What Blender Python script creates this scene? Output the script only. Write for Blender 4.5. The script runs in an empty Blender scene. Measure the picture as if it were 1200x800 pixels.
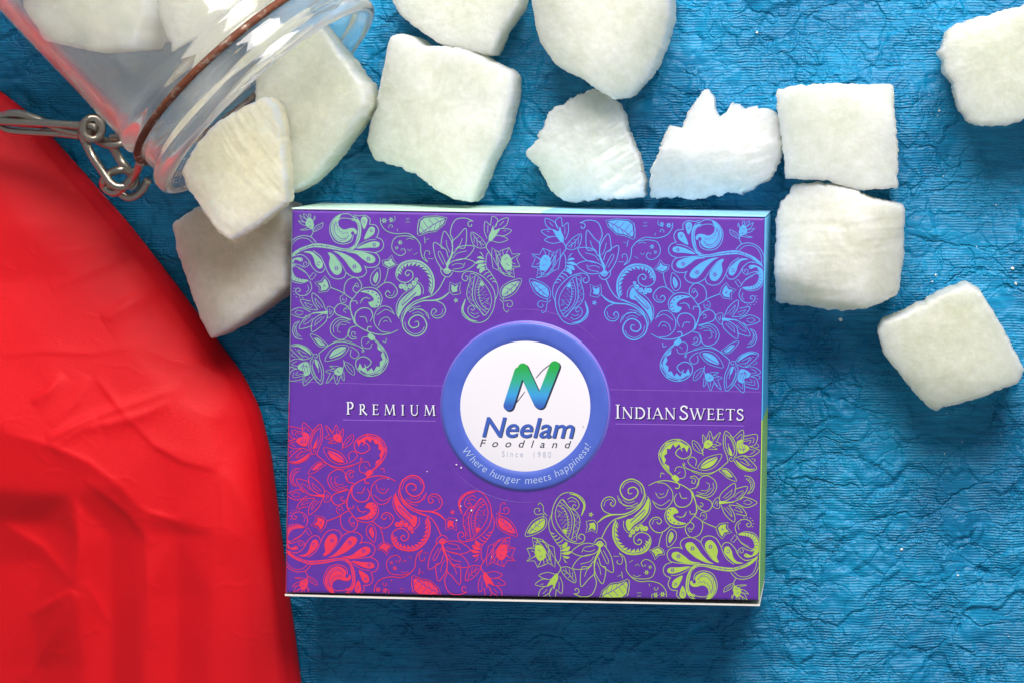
import bpy, bmesh, math, random
import numpy as np
from mathutils import Vector, Matrix, noise
from mathutils.geometry import tessellate_polygon

# ------------------------------------------------------------------ camera, world, light, exposure
SC = bpy.context.scene
COL = SC.collection
D = 0.75                       # camera height over the table (m)
F = 2625.0                     # focal length in photo pixels (photo is 1200 px wide)
PX, PY = 1000.0, 150.0         # the point straight below the camera, in photo pixels
CX, CY = (PX - 600) * D / F, (400 - PY) * D / F

cam = bpy.data.cameras.new('camera')
cam.sensor_width = 36.0
cam.lens = 36.0 * F / 1200.0
cam.shift_x = (600 - PX) / 1200.0
cam.shift_y = (PY - 400) / 1200.0
cam.clip_start = 0.01
cam.clip_end = 20
cam_ob = bpy.data.objects.new('camera', cam)
COL.objects.link(cam_ob)
cam_ob.location = (CX, CY, D)
SC.camera = cam_ob

W = bpy.data.worlds.new('World')
SC.world = W
W.use_nodes = True
bg = W.node_tree.nodes['Background']
bg.inputs[0].default_value = (0.88, 0.94, 1.0, 1)
bg.inputs[1].default_value = 0.29

LAZ, LEL, LDIST = math.radians(13), math.radians(42), 0.80
ld = Vector((math.cos(LEL) * math.sin(LAZ), math.cos(LEL) * math.cos(LAZ), math.sin(LEL)))
lamp = bpy.data.lights.new('window_light', 'AREA')
lamp.shape = 'RECTANGLE'
lamp.size = 0.50
lamp.size_y = 0.40
lamp.energy = 11.2
lamp.color = (1.0, 0.965, 0.92)
lamp_ob = bpy.data.objects.new('window_light', lamp)
COL.objects.link(lamp_ob)
lamp_ob.location = ld * LDIST
lamp_ob.rotation_euler = ld.to_track_quat('Z', 'Y').to_euler()

SC.view_settings.view_transform = 'Standard'
SC.view_settings.look = 'None'
SC.view_settings.exposure = 0.0
SC.view_settings.gamma = 1.0
SC.cycles.use_denoising = True
SC.cycles.max_bounces = 16
SC.cycles.transmission_bounces = 14
SC.cycles.glossy_bounces = 6
SC.cycles.caustics_refractive = True
SC.cycles.caustics_reflective = True
SC.cycles.blur_glossy = 0.0
SC.cycles.sample_clamp_indirect = 0.0


# ------------------------------------------------------------------ helpers
def P(px, py, z=0.0):
    """The point at height z that the photo shows at pixel (px, py)."""
    k = (D - z) / F
    return Vector((CX + (px - PX) * k, CY - (py - PY) * k, z))


def srgb(r, g, b):
    def c(v):
        v /= 255.0
        return v / 12.92 if v <= 0.04045 else ((v + 0.055) / 1.055) ** 2.4
    return (c(r), c(g), c(b), 1.0)


def mat(name, col=(0.8, 0.8, 0.8, 1), rough=0.5, metal=0.0, spec=0.5):
    m = bpy.data.materials.new(name)
    m.use_nodes = True
    b = m.node_tree.nodes['Principled BSDF']
    b.inputs['Base Color'].default_value = col
    b.inputs['Roughness'].default_value = rough
    b.inputs['Metallic'].default_value = metal
    b.inputs['Specular IOR Level'].default_value = spec
    return m, m.node_tree.nodes, m.node_tree.links, b


def node(ns, t, **kw):
    n = ns.new(t)
    for k, v in kw.items():
        if k in n.inputs:
            n.inputs[k].default_value = v
        else:
            setattr(n, k, v)
    return n


def math_node(ns, ls, op, a, b=None):
    n = ns.new('ShaderNodeMath')
    n.operation = op
    for i, v in enumerate((a, b)):
        if v is None:
            continue
        if isinstance(v, (int, float)):
            n.inputs[i].default_value = v
        else:
            ls.new(v, n.inputs[i])
    return n.outputs[0]


def mix_col(ns, ls, fac, a, b, blend='MIX'):
    n = ns.new('ShaderNodeMix')
    n.data_type = 'RGBA'
    n.blend_type = blend
    for s, v in (('Factor', fac), ('A', a), ('B', b)):
        inp = [i for i in n.inputs if i.name == s and (i.type == 'RGBA' or s == 'Factor' and i.type == 'VALUE')][0]
        if isinstance(v, (int, float, tuple)):
            inp.default_value = v
        else:
            ls.new(v, inp)
    return [o for o in n.outputs if o.type == 'RGBA'][0]


def obj(name, me, m=None, parent=None, smooth=False):
    if not isinstance(me, bpy.types.Mesh):
        bm = me
        me = bpy.data.meshes.new(name)
        bm.to_mesh(me)
        bm.free()
    o = bpy.data.objects.new(name, me)
    COL.objects.link(o)
    if m is not None:
        me.materials.clear()
        me.materials.append(m)
    if smooth:
        me.polygons.foreach_set('use_smooth', [True] * len(me.polygons))
    if parent is not None:
        o.parent = parent
    return o


def tag(o, label, cat=None, group=None, kind=None):
    o['label'] = label
    if cat:
        o['category'] = cat
    if group:
        o['group'] = group
    if kind:
        o['kind'] = kind
    return o


def empty(name, loc, rz=0.0):
    o = bpy.data.objects.new(name, None)
    o.empty_display_size = 0.01
    COL.objects.link(o)
    o.location = loc
    o.rotation_euler = (0, 0, rz)
    return o


def mesh(name, verts, faces):
    me = bpy.data.meshes.new(name)
    me.from_pydata([tuple(v) for v in verts], [], faces)
    me.update()
    return me


def grid_mesh(name, X, Y, Z):
    """Fast mesh of a height field given as 2-D arrays."""
    nr, nc = X.shape
    co = np.stack([X, Y, Z], -1).reshape(-1, 3).astype(np.float32)
    i = np.arange(nr * nc).reshape(nr, nc)
    q = np.stack([i[:-1, :-1], i[1:, :-1], i[1:, 1:], i[:-1, 1:]], -1).reshape(-1, 4)
    me = bpy.data.meshes.new(name)
    me.vertices.add(len(co))
    me.vertices.foreach_set('co', co.ravel())
    me.loops.add(q.size)
    me.loops.foreach_set('vertex_index', q.ravel().astype(np.int32))
    me.polygons.add(len(q))
    me.polygons.foreach_set('loop_start', np.arange(0, q.size, 4, dtype=np.int32))
    me.polygons.foreach_set('use_smooth', np.ones(len(q), dtype=bool))
    me.update(calc_edges=True)
    me.validate()
    if me.polygons[len(q) // 2].normal.z < 0:
        me.flip_normals()
    return me


def catmull(pts, closed=False, n=6):
    pts = [Vector(p) for p in pts]
    m = len(pts)
    if m < 3:
        return pts
    out = []
    for i in range(m if closed else m - 1):
        p0 = pts[(i - 1) % m] if closed or i > 0 else pts[0] * 2 - pts[1]
        p1 = pts[i]
        p2 = pts[(i + 1) % m]
        p3 = pts[(i + 2) % m] if closed or i + 2 < m else p2 * 2 - p1
        for k in range(n):
            t = k / n
            out.append(0.5 * ((2 * p1) + (p2 - p0) * t + (2 * p0 - 5 * p1 + 4 * p2 - p3) * t * t
                              + (3 * p1 - p0 - 3 * p2 + p3) * t ** 3))
    if not closed:
        out.append(pts[-1])
    return out


def tube(pts, r, closed=False, seg=10, smooth_n=6):
    """A round wire along 3-D points; returns (verts, faces)."""
    path = catmull(pts, closed, smooth_n)
    n = len(path)
    V, Fc = [], []
    up = Vector((0.13, 0.21, 0.97)).normalized()
    prev = None
    for i, p in enumerate(path):
        a = path[(i - 1) % n] if closed or i > 0 else path[0]
        b = path[(i + 1) % n] if closed or i < n - 1 else path[-1]
        t = (b - a).normalized()
        u = (up if prev is None else prev)
        u = (u - t * u.dot(t))
        u = u.normalized() if u.length > 1e-6 else t.orthogonal().normalized()
        prev = u
        w = t.cross(u)
        rr = r(i / max(1, n - 1)) if callable(r) else r
        for k in range(seg):
            an = 2 * math.pi * k / seg
            V.append(p + u * (rr * math.cos(an)) + w * (rr * math.sin(an)))
    for i in range(n if closed else n - 1):
        j = (i + 1) % n
        for k in range(seg):
            l = (k + 1) % seg
            Fc.append((i * seg + k, i * seg + l, j * seg + l, j * seg + k))
    if not closed:
        Fc.append(tuple(range(seg))[::-1])
        Fc.append(tuple((n - 1) * seg + k for k in range(seg)))
    return V, Fc


def fft_noise(shape, step, lo, hi, seed):
    """Smooth random field with feature sizes between lo and hi (metres), unit variance."""
    rng = np.random.default_rng(seed)
    a = rng.standard_normal(shape)
    fy = np.fft.fftfreq(shape[0], step)[:, None]
    fx = np.fft.fftfreq(shape[1], step)[None, :]
    f = np.sqrt(fx * fx + fy * fy)
    filt = np.exp(-(f * lo) ** 2) * (1 - np.exp(-(f * hi) ** 2)) / (f + 0.3 / hi)
    b = np.fft.ifft2(np.fft.fft2(a) * filt).real
    return b / b.std()


# ------------------------------------------------------------------ materials of the setting
def make_blue_cloth():
    m, ns, ls, b = mat('blue_crepe_silk', srgb(14, 108, 160), 0.44, 0, 0.34)
    tc = node(ns, 'ShaderNodeTexCoord')
    # uneven hand dye
    n1 = node(ns, 'ShaderNodeTexNoise', Scale=22.0, Detail=6.0, Roughness=0.6)
    ls.new(tc.outputs['Object'], n1.inputs['Vector'])
    r1 = node(ns, 'ShaderNodeValToRGB')
    ls.new(n1.outputs['Fac'], r1.inputs['Fac'])
    r1.color_ramp.elements[0].position = 0.3
    r1.color_ramp.elements[0].color = srgb(3, 108, 157)
    r1.color_ramp.elements[1].position = 0.72
    r1.color_ramp.elements[1].color = srgb(13, 147, 197)
    # slubs: threads dyed darker and lighter
    mp = node(ns, 'ShaderNodeMapping')
    mp.inputs['Scale'].default_value = (60, 900, 1)
    ls.new(tc.outputs['Object'], mp.inputs['Vector'])
    n2 = node(ns, 'ShaderNodeTexNoise', Scale=1.0, Detail=3.0)
    ls.new(mp.outputs[0], n2.inputs['Vector'])
    r2 = node(ns, 'ShaderNodeValToRGB')
    ls.new(n2.outputs['Fac'], r2.inputs['Fac'])
    r2.color_ramp.elements[0].position = 0.35
    r2.color_ramp.elements[0].color = (0.62, 0.66, 0.72, 1)
    r2.color_ramp.elements[1].position = 0.65
    r2.color_ramp.elements[1].color = (1.15, 1.12, 1.08, 1)
    ls.new(mix_col(ns, ls, 0.75, r1.outputs[0], r2.outputs[0], 'MULTIPLY'), b.inputs['Base Color'])
    # ribs of the weave
    wv = node(ns, 'ShaderNodeTexWave', wave_type='BANDS', bands_direction='Y', wave_profile='SIN')
    wv.inputs['Scale'].default_value = 350.0
    wv.inputs['Distortion'].default_value = 4.5
    wv.inputs['Detail'].default_value = 2.5
    wv.inputs['Detail Scale'].default_value = 0.5
    ls.new(tc.outputs['Object'], wv.inputs['Vector'])
    nm = node(ns, 'ShaderNodeTexNoise', Scale=70.0, Detail=3.0)
    ls.new(tc.outputs['Object'], nm.inputs['Vector'])
    amp = node(ns, 'ShaderNodeMapRange')
    amp.inputs[1].default_value, amp.inputs[2].default_value = 0.32, 0.62
    amp.inputs[3].default_value, amp.inputs[4].default_value = 0.08, 0.85
    ls.new(nm.outputs['Fac'], amp.inputs[0])
    nf = node(ns, 'ShaderNodeTexNoise', Scale=1500.0, Detail=2.0)
    ls.new(tc.outputs['Object'], nf.inputs['Vector'])
    h = math_node(ns, ls, 'ADD', math_node(ns, ls, 'MULTIPLY', wv.outputs['Fac'], amp.outputs[0]),
                  math_node(ns, ls, 'ADD', math_node(ns, ls, 'MULTIPLY', n2.outputs['Fac'], 0.8),
                            math_node(ns, ls, 'MULTIPLY', nf.outputs['Fac'], 0.25)))
    # fine crumple lines: warped cell borders, broken up by noise
    wn = node(ns, 'ShaderNodeTexNoise', Scale=90.0, Detail=4.0)
    ls.new(tc.outputs['Object'], wn.inputs['Vector'])
    va = node(ns, 'ShaderNodeVectorMath', operation='SCALE')
    va.inputs['Scale'].default_value = 0.012
    ls.new(wn.outputs['Color'], va.inputs[0])
    vb = node(ns, 'ShaderNodeVectorMath', operation='ADD')
    ls.new(tc.outputs['Object'], vb.inputs[0])
    ls.new(va.outputs[0], vb.inputs[1])
    mpv = node(ns, 'ShaderNodeMapping')
    mpv.inputs['Rotation'].default_value = (0, 0, -0.5)
    mpv.inputs['Scale'].default_value = (0.7, 1.2, 1)
    ls.new(vb.outputs[0], mpv.inputs['Vector'])
    for scale_, wid_, amp_, off_ in ((60.0, 0.06, 2.4, 0.0), (135.0, 0.08, 1.5, 3.3), (260.0, 0.1, 0.8, 6.1)):
        vo = node(ns, 'ShaderNodeTexVoronoi', Scale=scale_, feature='DISTANCE_TO_EDGE')
        ls.new(mpv.outputs[0], vo.inputs['Vector'])
        g_ = node(ns, 'ShaderNodeMapRange', interpolation_type='SMOOTHSTEP')
        g_.inputs[1].default_value, g_.inputs[2].default_value = 0.0, wid_
        g_.inputs[3].default_value, g_.inputs[4].default_value = -amp_, 0.0
        ls.new(vo.outputs['Distance'], g_.inputs[0])
        gn = node(ns, 'ShaderNodeTexNoise', Scale=38.0 + off_ * 5, Detail=2.0)
        ls.new(tc.outputs['Object'], gn.inputs['Vector'])
        gr = node(ns, 'ShaderNodeMapRange')
        gr.inputs[1].default_value, gr.inputs[2].default_value = 0.38, 0.62
        ls.new(gn.outputs['Fac'], gr.inputs[0])
        h = math_node(ns, ls, 'ADD', h, math_node(ns, ls, 'MULTIPLY', g_.outputs[0], gr.outputs[0]))
    bp = node(ns, 'ShaderNodeBump', Strength=0.8, Distance=0.0003)
    ls.new(h, bp.inputs['Height'])
    ls.new(bp.outputs[0], b.inputs['Normal'])
    b.inputs['Sheen Weight'].default_value = 0.0
    b.inputs['Sheen Roughness'].default_value = 0.4
    b.inputs['Sheen Tint'].default_value = srgb(120, 200, 240)

    step = 0.0007
    xs = np.arange(-0.33, 0.30, step)
    ys = np.arange(-0.25, 0.24, step)
    X, Y = np.meshgrid(xs, ys)
    sh = X.shape
    Z = 0.0011 * fft_noise(sh, step, 0.05, 0.16, 1)
    Z += 0.00036 * fft_noise(sh, step, 0.012, 0.04, 2)
    Z += 0.00017 * fft_noise(sh, step, 0.004, 0.012, 21) * (0.5 + 0.5 * np.abs(fft_noise(sh, step, 0.03, 0.08, 22)))
    rd = fft_noise(sh, step, 0.005, 0.02, 23)
    Z += 0.00014 * np.exp(-np.abs(rd) / 0.3)
    # crumple creases: thin lines along the zero contours of slanted random fields
    for sd, size, wid, dep, thr in ((3, 0.055, 0.045, 0.00085, 0.15), (4, 0.034, 0.06, 0.0007, 0.2),
                                    (5, 0.022, 0.085, 0.00045, 0.1), (6, 0.05, 0.05, 0.0007, 0.0),
                                    (7, 0.016, 0.11, 0.0003, 0.2), (8, 0.028, 0.07, 0.0005, 0.3)):
        n = fft_noise(sh, step, size * 0.45, size * 2.2, sd)
        k = int(round(0.035 / step))
        n = n + 0.12 * fft_noise(sh, step, 0.006, 0.02, sd + 50)
        gate = np.clip((fft_noise(sh, step, 0.03, 0.08, sd + 100) - thr + 0.35) * 1.4, 0, 1)
        Z += -dep * gate * np.exp(-(n / wid) ** 2) + dep * 0.55 * gate * np.exp(-((n - 2.1 * wid) / (1.6 * wid)) ** 2)
        Z += 0.25 * dep * gate * np.tanh(n / wid * 0.7)
    # long slanted creases of folding
    rng = random.Random(11)
    for i in range(120):
        cx, cy = rng.uniform(-0.3, 0.28), rng.uniform(-0.23, 0.22)
        L = rng.uniform(0.012, 0.05)
        an = rng.gauss(math.radians(28), 0.38) if rng.random() < 0.75 else rng.gauss(math.radians(-42), 0.3)
        wd = rng.uniform(0.0008, 0.0014)
        dp = rng.uniform(0.0004, 0.0012)
        ca, sa = math.cos(an), math.sin(an)
        j0, j1 = np.searchsorted(xs, cx - L), np.searchsorted(xs, cx + L)
        i0, i1 = np.searchsorted(ys, cy - L), np.searchsorted(ys, cy + L)
        u = (X[i0:i1, j0:j1] - cx) * ca + (Y[i0:i1, j0:j1] - cy) * sa
        v = -(X[i0:i1, j0:j1] - cx) * sa + (Y[i0:i1, j0:j1] - cy) * ca
        ph = rng.uniform(0, 6)
        v = v + 0.0016 * np.sin(u * 210 + ph) + 0.0011 * np.sin(u * 470 + 2 * ph)
        e = np.clip(1 - (u / (L * 0.95)) ** 2, 0, 1)
        Z[i0:i1, j0:j1] += e * dp * (-np.exp(-(v / wd) ** 2) + 0.6 * np.exp(-((v - 2.2 * wd) / (2.2 * wd)) ** 2))
    Z -= Z.max() * 0.35
    Z = np.clip(Z, -0.004, 0.0022)
    o = obj('blue_cloth', grid_mesh('blue_cloth', X, Y, Z), m)
    tag(o, 'crinkled blue crepe silk cloth covering the whole table top', kind='structure')
    # the table board under the cloth
    bm = bmesh.new()
    bmesh.ops.create_cube(bm, size=1, matrix=Matrix.Translation((-0.015, -0.005, -0.0155)) @ Matrix.Diagonal((0.629, 0.489, 0.022, 1)))
    mb, _, _, _ = mat('table_wood', srgb(90, 66, 48), 0.6)
    tag(obj('table_top', bm, mb), 'plain wooden table board under the blue cloth', kind='structure')
    return xs, ys, Z


XS, YS, ZB = make_blue_cloth()


def cloth_z(x, y):
    i = min(len(YS) - 1, max(0, int((y - YS[0]) / 0.0007)))
    j = min(len(XS) - 1, max(0, int((x - XS[0]) / 0.0007)))
    return float(ZB[i, j])


# ------------------------------------------------------------------ red satin cloth
def make_red_cloth():
    m, ns, ls, b = mat('red_satin', srgb(222, 10, 28), 0.62, 0, 0.30)
    tc = node(ns, 'ShaderNodeTexCoord')
    n1 = node(ns, 'ShaderNodeTexNoise', Scale=9.0, Detail=3.0)
    ls.new(tc.outputs['Object'], n1.inputs['Vector'])
    ls.new(mix_col(ns, ls, n1.outputs['Fac'], srgb(220, 3, 14), srgb(208, 5, 28)), b.inputs['Base Color'])
    b.inputs['Sheen Weight'].default_value = 0.10
    b.inputs['Sheen Tint'].default_value = srgb(255, 120, 130)
    mp = node(ns, 'ShaderNodeMapping')
    mp.inputs['Scale'].default_value = (900, 3600, 1)
    ls.new(tc.outputs['Object'], mp.inputs['Vector'])
    n2 = node(ns, 'ShaderNodeTexNoise', Scale=1.0, Detail=1.0)
    ls.new(mp.outputs[0], n2.inputs['Vector'])
    bp = node(ns, 'ShaderNodeBump', Strength=0.22, Distance=0.0002)
    ls.new(n2.outputs['Fac'], bp.inputs['Height'])
    ls.new(bp.outputs[0], b.inputs['Normal'])

    edge = [(-260, -90), (-120, 10), (-60, 58), (0, 108), (36, 135), (80, 183), (150, 262), (200, 326), (250, 393), (285, 440),
            (304, 478), (317, 530), (326, 600), (336, 680), (346, 750), (356, 830), (366, 930), (372, 1010)]
    ex = np.array([e[0] for e in edge], float)
    ey = np.array([e[1] for e in edge], float)
    rows = np.arange(-60, 1000, 1.6)
    xe = np.interp(rows, ey, ex)
    ker = np.exp(-np.linspace(-2, 2, 27) ** 2)
    ker /= ker.sum()
    xe = np.convolve(np.pad(xe, 13, mode='edge'), ker, 'valid')
    dcol = np.concatenate([np.linspace(0, 1, 12) ** 1.6 * 22, np.arange(24, 620, 1.8)])
    R, Dd = np.meshgrid(rows, dcol, indexing='ij')
    XE = np.repeat(xe[:, None], len(dcol), 1)
    PXa = XE - Dd
    PYa = R
    # distance to the edge line, measured square to it
    slope = np.gradient(xe, rows)
    nd = Dd / np.sqrt(1 + slope[:, None] ** 2)

    def ridge(pts, h, wl, wr, ends=0.25):
        """Raised fold along a polyline (photo px); wl/wr = widths left/right of its direction."""
        best = np.full(R.shape, 1e9)
        val = np.zeros(R.shape)
        tot = sum(math.dist(pts[i], pts[i + 1]) for i in range(len(pts) - 1))
        acc = 0
        for i in range(len(pts) - 1):
            (x0, y0), (x1, y1) = pts[i], pts[i + 1]
            L = math.dist((x0, y0), (x1, y1))
            tx, ty = (x1 - x0) / L, (y1 - y0) / L
            u = (PXa - x0) * tx + (PYa - y0) * ty
            uc = np.clip(u, 0, L)
            dx, dy = PXa - (x0 + uc * tx), PYa - (y0 + uc * ty)
            d = np.hypot(dx, dy)
            side = dx * ty - dy * tx          # > 0: left of the direction as seen in the photo
            s = (acc + uc) / tot
            fade = np.clip(s / ends, 0, 1) * np.clip((1 - s) / ends, 0, 1) if ends > 0 else 1.0
            fade = np.sqrt(fade) if ends > 0 else 1.0
            q_ = np.clip(side / (d + 1e-6), -1, 1)
            w = wr + (wl - wr) * (0.5 + 0.5 * q_)
            v = h * fade * np.exp(-(d / (1.25 * w)) ** 1.35)
            val = np.where(d < best, v, val)
            best = np.minimum(best, d)
            acc += L
        return val

    def sstep(a, lo, hi):
        t = np.clip((a - lo) / (hi - lo), 0, 1)
        return t * t * (3 - 2 * t)

    ctl = [(-300, -40, 16), (-300, 300, 45), (-300, 520, 60), (-300, 700, 34), (-300, 1010, 12), (-120, 110, 22), (-100, 300, 42), (-100, 470, 60), (-90, 590, 50),
           (-90, 640, 30), (-90, 740, 28), (-60, 840, 24), (-40, 1010, 12),
           (0, 116, 12), (0, 220, 33), (22, 262, 38), (58, 196, 25), (98, 218, 20), (112, 254, 29), (0, 330, 39), (88, 326, 36), (158, 300, 26), (200, 345, 24),
           (0, 420, 51), (60, 412, 50), (150, 408, 43), (228, 398, 28), (58, 456, 56), (106, 440, 50), (150, 488, 50), (202, 470, 42), (216, 452, 36), (185, 520, 48),
           (256, 548, 42), (282, 452, 24), (290, 500, 26),
           (0, 500, 64), (60, 518, 63), (100, 536, 60), (140, 566, 55), (163, 592, 51),
           (0, 573, 58), (45, 577, 57), (84, 579, 55), (0, 612, 41), (50, 610, 40), (74, 616, 42), (0, 660, 32), (52, 656, 33), (80, 660, 42), (93, 640, 48), (89, 688, 44),
           (40, 716, 30), (196, 606, 44), (240, 500, 40), (300, 470, 24),
           (380, 1020, 8), (380, 700, 14), (260, 380, 20), (120, 170, 14), (-300, -120, 10), (0, 60, 8), (380, 480, 10), (200, 250, 12)]
    # pleats running to the front: ridges and valleys that keep their height along their run
    pleat = []
    for kx, drift, dh in ((-60, 0.0, 4), (0, 0.0, -6), (44, 0.01, -15), (97, 0.02, 0), (130, 0.01, -13), (168, 0.02, 7), (208, -0.01, -13), (251, -0.05, 3), (289, 0.02, -9), (317, 0.08, 3), (340, 0.1, -4)):
        col_ = []
        for y_ in (625, 700, 780, 880, 1005):
            if kx < 100 and y_ < 740:
                continue
            p_ = (round(kx + drift * (y_ - 700), 2), y_)
            am = 0.72 * min(1.0, 0.45 + (y_ - 625) / 150.0)
            ctl.append((p_[0], p_[1], 42 - 0.085 * (y_ - 625) + dh * am))
            col_.append(p_)
        pleat.append(col_)
    lines = [[(0, 500), (60, 518), (100, 536), (140, 566), (163, 592)], [(0, 573), (45, 577), (84, 579)], [(84, 579), (93, 640), (89, 688)], [(89, 688), (40, 716)],
             [(163, 592), (196, 606)], [(106, 440), (150, 488), (185, 520), (256, 548)], [(58, 456), (106, 440)], [(0, 420), (60, 412), (150, 408), (228, 398)]]
    lines += [c_ for c_ in pleat]
    lines += [[(163, 592), pleat[5][0]], [(256, 548), pleat[7][0]], [(89, 688), pleat[3][0]]]
    from mathutils.geometry import delaunay_2d_cdt
    idx = {(a, b_): i for i, (a, b_, _) in enumerate(ctl)}
    eds = [(idx[l[i]], idx[l[i + 1]]) for l in lines for i in range(len(l) - 1)]
    vo, _, fo, ov, _, _ = delaunay_2d_cdt([Vector((a, b_)) for a, b_, _ in ctl], eds, [], 0, 1e-3)
    hz = [ctl[o_[0]][2] if o_ else 20.0 for o_ in ov]
    H = np.full(R.shape, 12.0)
    for tri in fo:
        (x0, y0), (x1, y1), (x2, y2) = [tuple(vo[i]) for i in tri]
        den = (y1 - y2) * (x0 - x2) + (x2 - x1) * (y0 - y2)
        if abs(den) < 1e-9:
            continue
        l0 = ((y1 - y2) * (PXa - x2) + (x2 - x1) * (PYa - y2)) / den
        l1 = ((y2 - y0) * (PXa - x2) + (x0 - x2) * (PYa - y2)) / den
        l2 = 1 - l0 - l1
        ins = (l0 >= -1e-6) & (l1 >= -1e-6) & (l2 >= -1e-6)
        H = np.where(ins, l0 * hz[tri[0]] + l1 * hz[tri[1]] + l2 * hz[tri[2]], H)

    def blur(A, sig):
        n_ = int(sig * 3)
        kk_ = np.exp(-0.5 * (np.arange(-n_, n_ + 1) / sig) ** 2)
        kk_ /= kk_.sum()
        B = np.pad(A, n_, mode='edge')
        B = sum(kk_[i] * B[i:i + A.shape[0], :] for i in range(2 * n_ + 1))
        return sum(kk_[i] * B[:, i:i + A.shape[1]] for i in range(2 * n_ + 1))
    H = 1.3 * (0.65 * blur(H, 2.2) + 0.35 * blur(H, 6.0))
    H *= 1 - np.exp(-nd / 26.0)
    # fine pressed creases
    for pts, h_, a_, b__ in (([(56, 514), (100, 492), (150, 474), (215, 452)], 1.4, 5, 14), ([(118, 372), (150, 352), (185, 338)], 1.2, 4, 16),
                             ([(38, 472), (58, 456), (74, 438)], 0.9, 4, 8), ([(120, 500), (165, 486), (200, 470)], 1.0, 4, 8), ([(60, 500), (90, 470), (104, 440)], 0.8, 8, 4),
                             ([(196, 420), (240, 430), (280, 452)], 0.9, 5, 10), ([(60, 340), (150, 300), (185, 310)], 0.7, 12, 5), ([(0, 610), (50, 640), (86, 682)], 1.2, 6, 12),
                             ([(30, 800), (70, 730), (88, 692)], 1.4, 8, 5), ([(100, 560), (150, 600), (180, 640)], 0.9, 8, 4)):
        H += ridge(pts, h_ * 2.3, a_, b__, 0.4)
    # sharp little wrinkles where the satin is pulled
    for pts, h_, a_, b__ in (([(54, 516), (84, 500), (112, 488)], 1.6, 2.5, 6), ([(62, 524), (100, 500), (128, 492)], 1.0, 2.5, 5), ([(98, 506), (140, 490), (172, 480)], 1.1, 2.5, 6),
                             ([(112, 442), (128, 462), (150, 490)], 1.2, 6, 2.5), ([(150, 490), (182, 522), (214, 540), (254, 550)], 1.6, 8, 2.5), ([(126, 374), (150, 358), (182, 342)], 1.2, 2.5, 8),
                             ([(160, 592), (176, 600), (212, 610)], 1.6, 2.5, 7), ([(86, 580), (92, 600), (94, 650), (88, 690)], 2.0, 3, 7), ([(88, 690), (70, 700), (34, 720)], 1.5, 7, 3),
                             ([(92, 694), (78, 730), (52, 780)], 1.4, 6, 3), ([(100, 680), (112, 700), (128, 730)], 1.2, 3, 6), ([(0, 416), (50, 412), (110, 414), (160, 406)], 0.8, 6, 2.5),
                             ([(40, 470), (56, 458), (70, 440)], 1.0, 2.5, 5), ([(0, 505), (60, 521), (104, 541), (142, 570), (163, 594)], 1.6, 3, 9), ([(168, 600), (172, 660), (176, 760)], 1.6, 9, 3),
                             ([(214, 470), (236, 484), (262, 492)], 0.8, 3, 6), ([(20, 232), (60, 226), (96, 236)], 0.8, 4, 8), ([(258, 552), (262, 600), (258, 660)], 1.2, 8, 3),
                             ([(170, 408), (200, 420), (236, 424)], 0.7, 3, 6), ([(60, 300), (100, 290), (140, 296)], 0.7, 4, 8), ([(308, 560), (316, 640), (322, 740), (330, 840)], 1.6, 7, 4)):
        H += ridge(pts, h_ * 1.15, a_, b__, 0.45)
    # small random pulls
    for sd in (61, 62):
        n = fft_noise(R.shape, 1.0, 26, 110, sd)
        g_ = np.clip(fft_noise(R.shape, 1.0, 25, 80, sd + 10) - 0.2, 0, 1.2)
        H += 0.42 * g_ * np.exp(-np.abs(n) / 0.07)
    H += 0.35 * fft_noise(R.shape, 1.0, 95, 260, 31)
    kr = np.array([0.25, 0.5, 0.25])
    Hp = np.pad(H, 1, mode='edge')
    Hp = sum(kr[i] * Hp[i:i + H.shape[0], :] for i in range(3))
    H = sum(kr[i] * Hp[:, i:i + H.shape[1]] for i in range(3))
    H = np.maximum(H, 0.5)
    Z = H / 3500.0
    # the rolled edge that lies on the table
    roll = np.sqrt(np.clip(1 - (1 - np.clip(nd / 9.0, 0, 1)) ** 2, 0, 1))
    Z = Z * np.clip(nd / 18.0, 0, 1) ** 0.5 + roll * 0.0030
    Z += 0.0012
    # the silhouette is kept at each height
    k = (D - Z) / F
    Xw = CX + (PXa - PX) * k
    Yw = CY - (PYa - PY) * k
    # underside turned back below the roll
    Xu = np.stack([Xw[:, 0] - 0.0028, Xw[:, 0] - 0.0006], 1)
    Yu = np.repeat(Yw[:, :1], 2, 1)
    Zu = np.stack([np.full(len(rows), -0.0008), np.full(len(rows), 0.0002)], 1)
    o = obj('red_cloth', grid_mesh('red_cloth', np.concatenate([Xu, Xw], 1), np.concatenate([Yu, Yw], 1),
                                   np.concatenate([Zu, Z], 1)), m)
    md = o.modifiers.new('thickness', 'SOLIDIFY')
    md.thickness = 0.0003
    md.offset = -1
    tag(o, 'bright red satin cloth heaped in soft folds beside the purple box', 'cloth')

    def height(px, py):
        i = int(np.argmin(np.abs(rows - py)))
        j = int(np.argmin(np.abs(PXa[i] - px)))
        return float(Z[i, j])
    return height


red_z = make_red_cloth()

# ------------------------------------------------------------------ sweet box
BH = 0.040
KF = (D - BH) / F                       # metres per photo pixel on the lid
TH = math.radians(0.95)
BCX, BCY = 615.7, 474.8
HW, HH = 277 * KF, 223.6 * KF           # half width / half height of the lid
box = empty('sweet_box', P(BCX, BCY, BH) - Vector((0, 0, BH)), -TH)
tag(box, 'purple cardboard box of sweets with floral corner prints and a round white emblem', 'box')


def L(px, py):
    """Photo pixel on the lid -> box coordinates."""
    dx, dy = (px - BCX) * KF, (py - BCY) * KF
    return (dx * math.cos(TH) + dy * math.sin(TH), dx * math.sin(TH) - dy * math.cos(TH))


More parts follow.
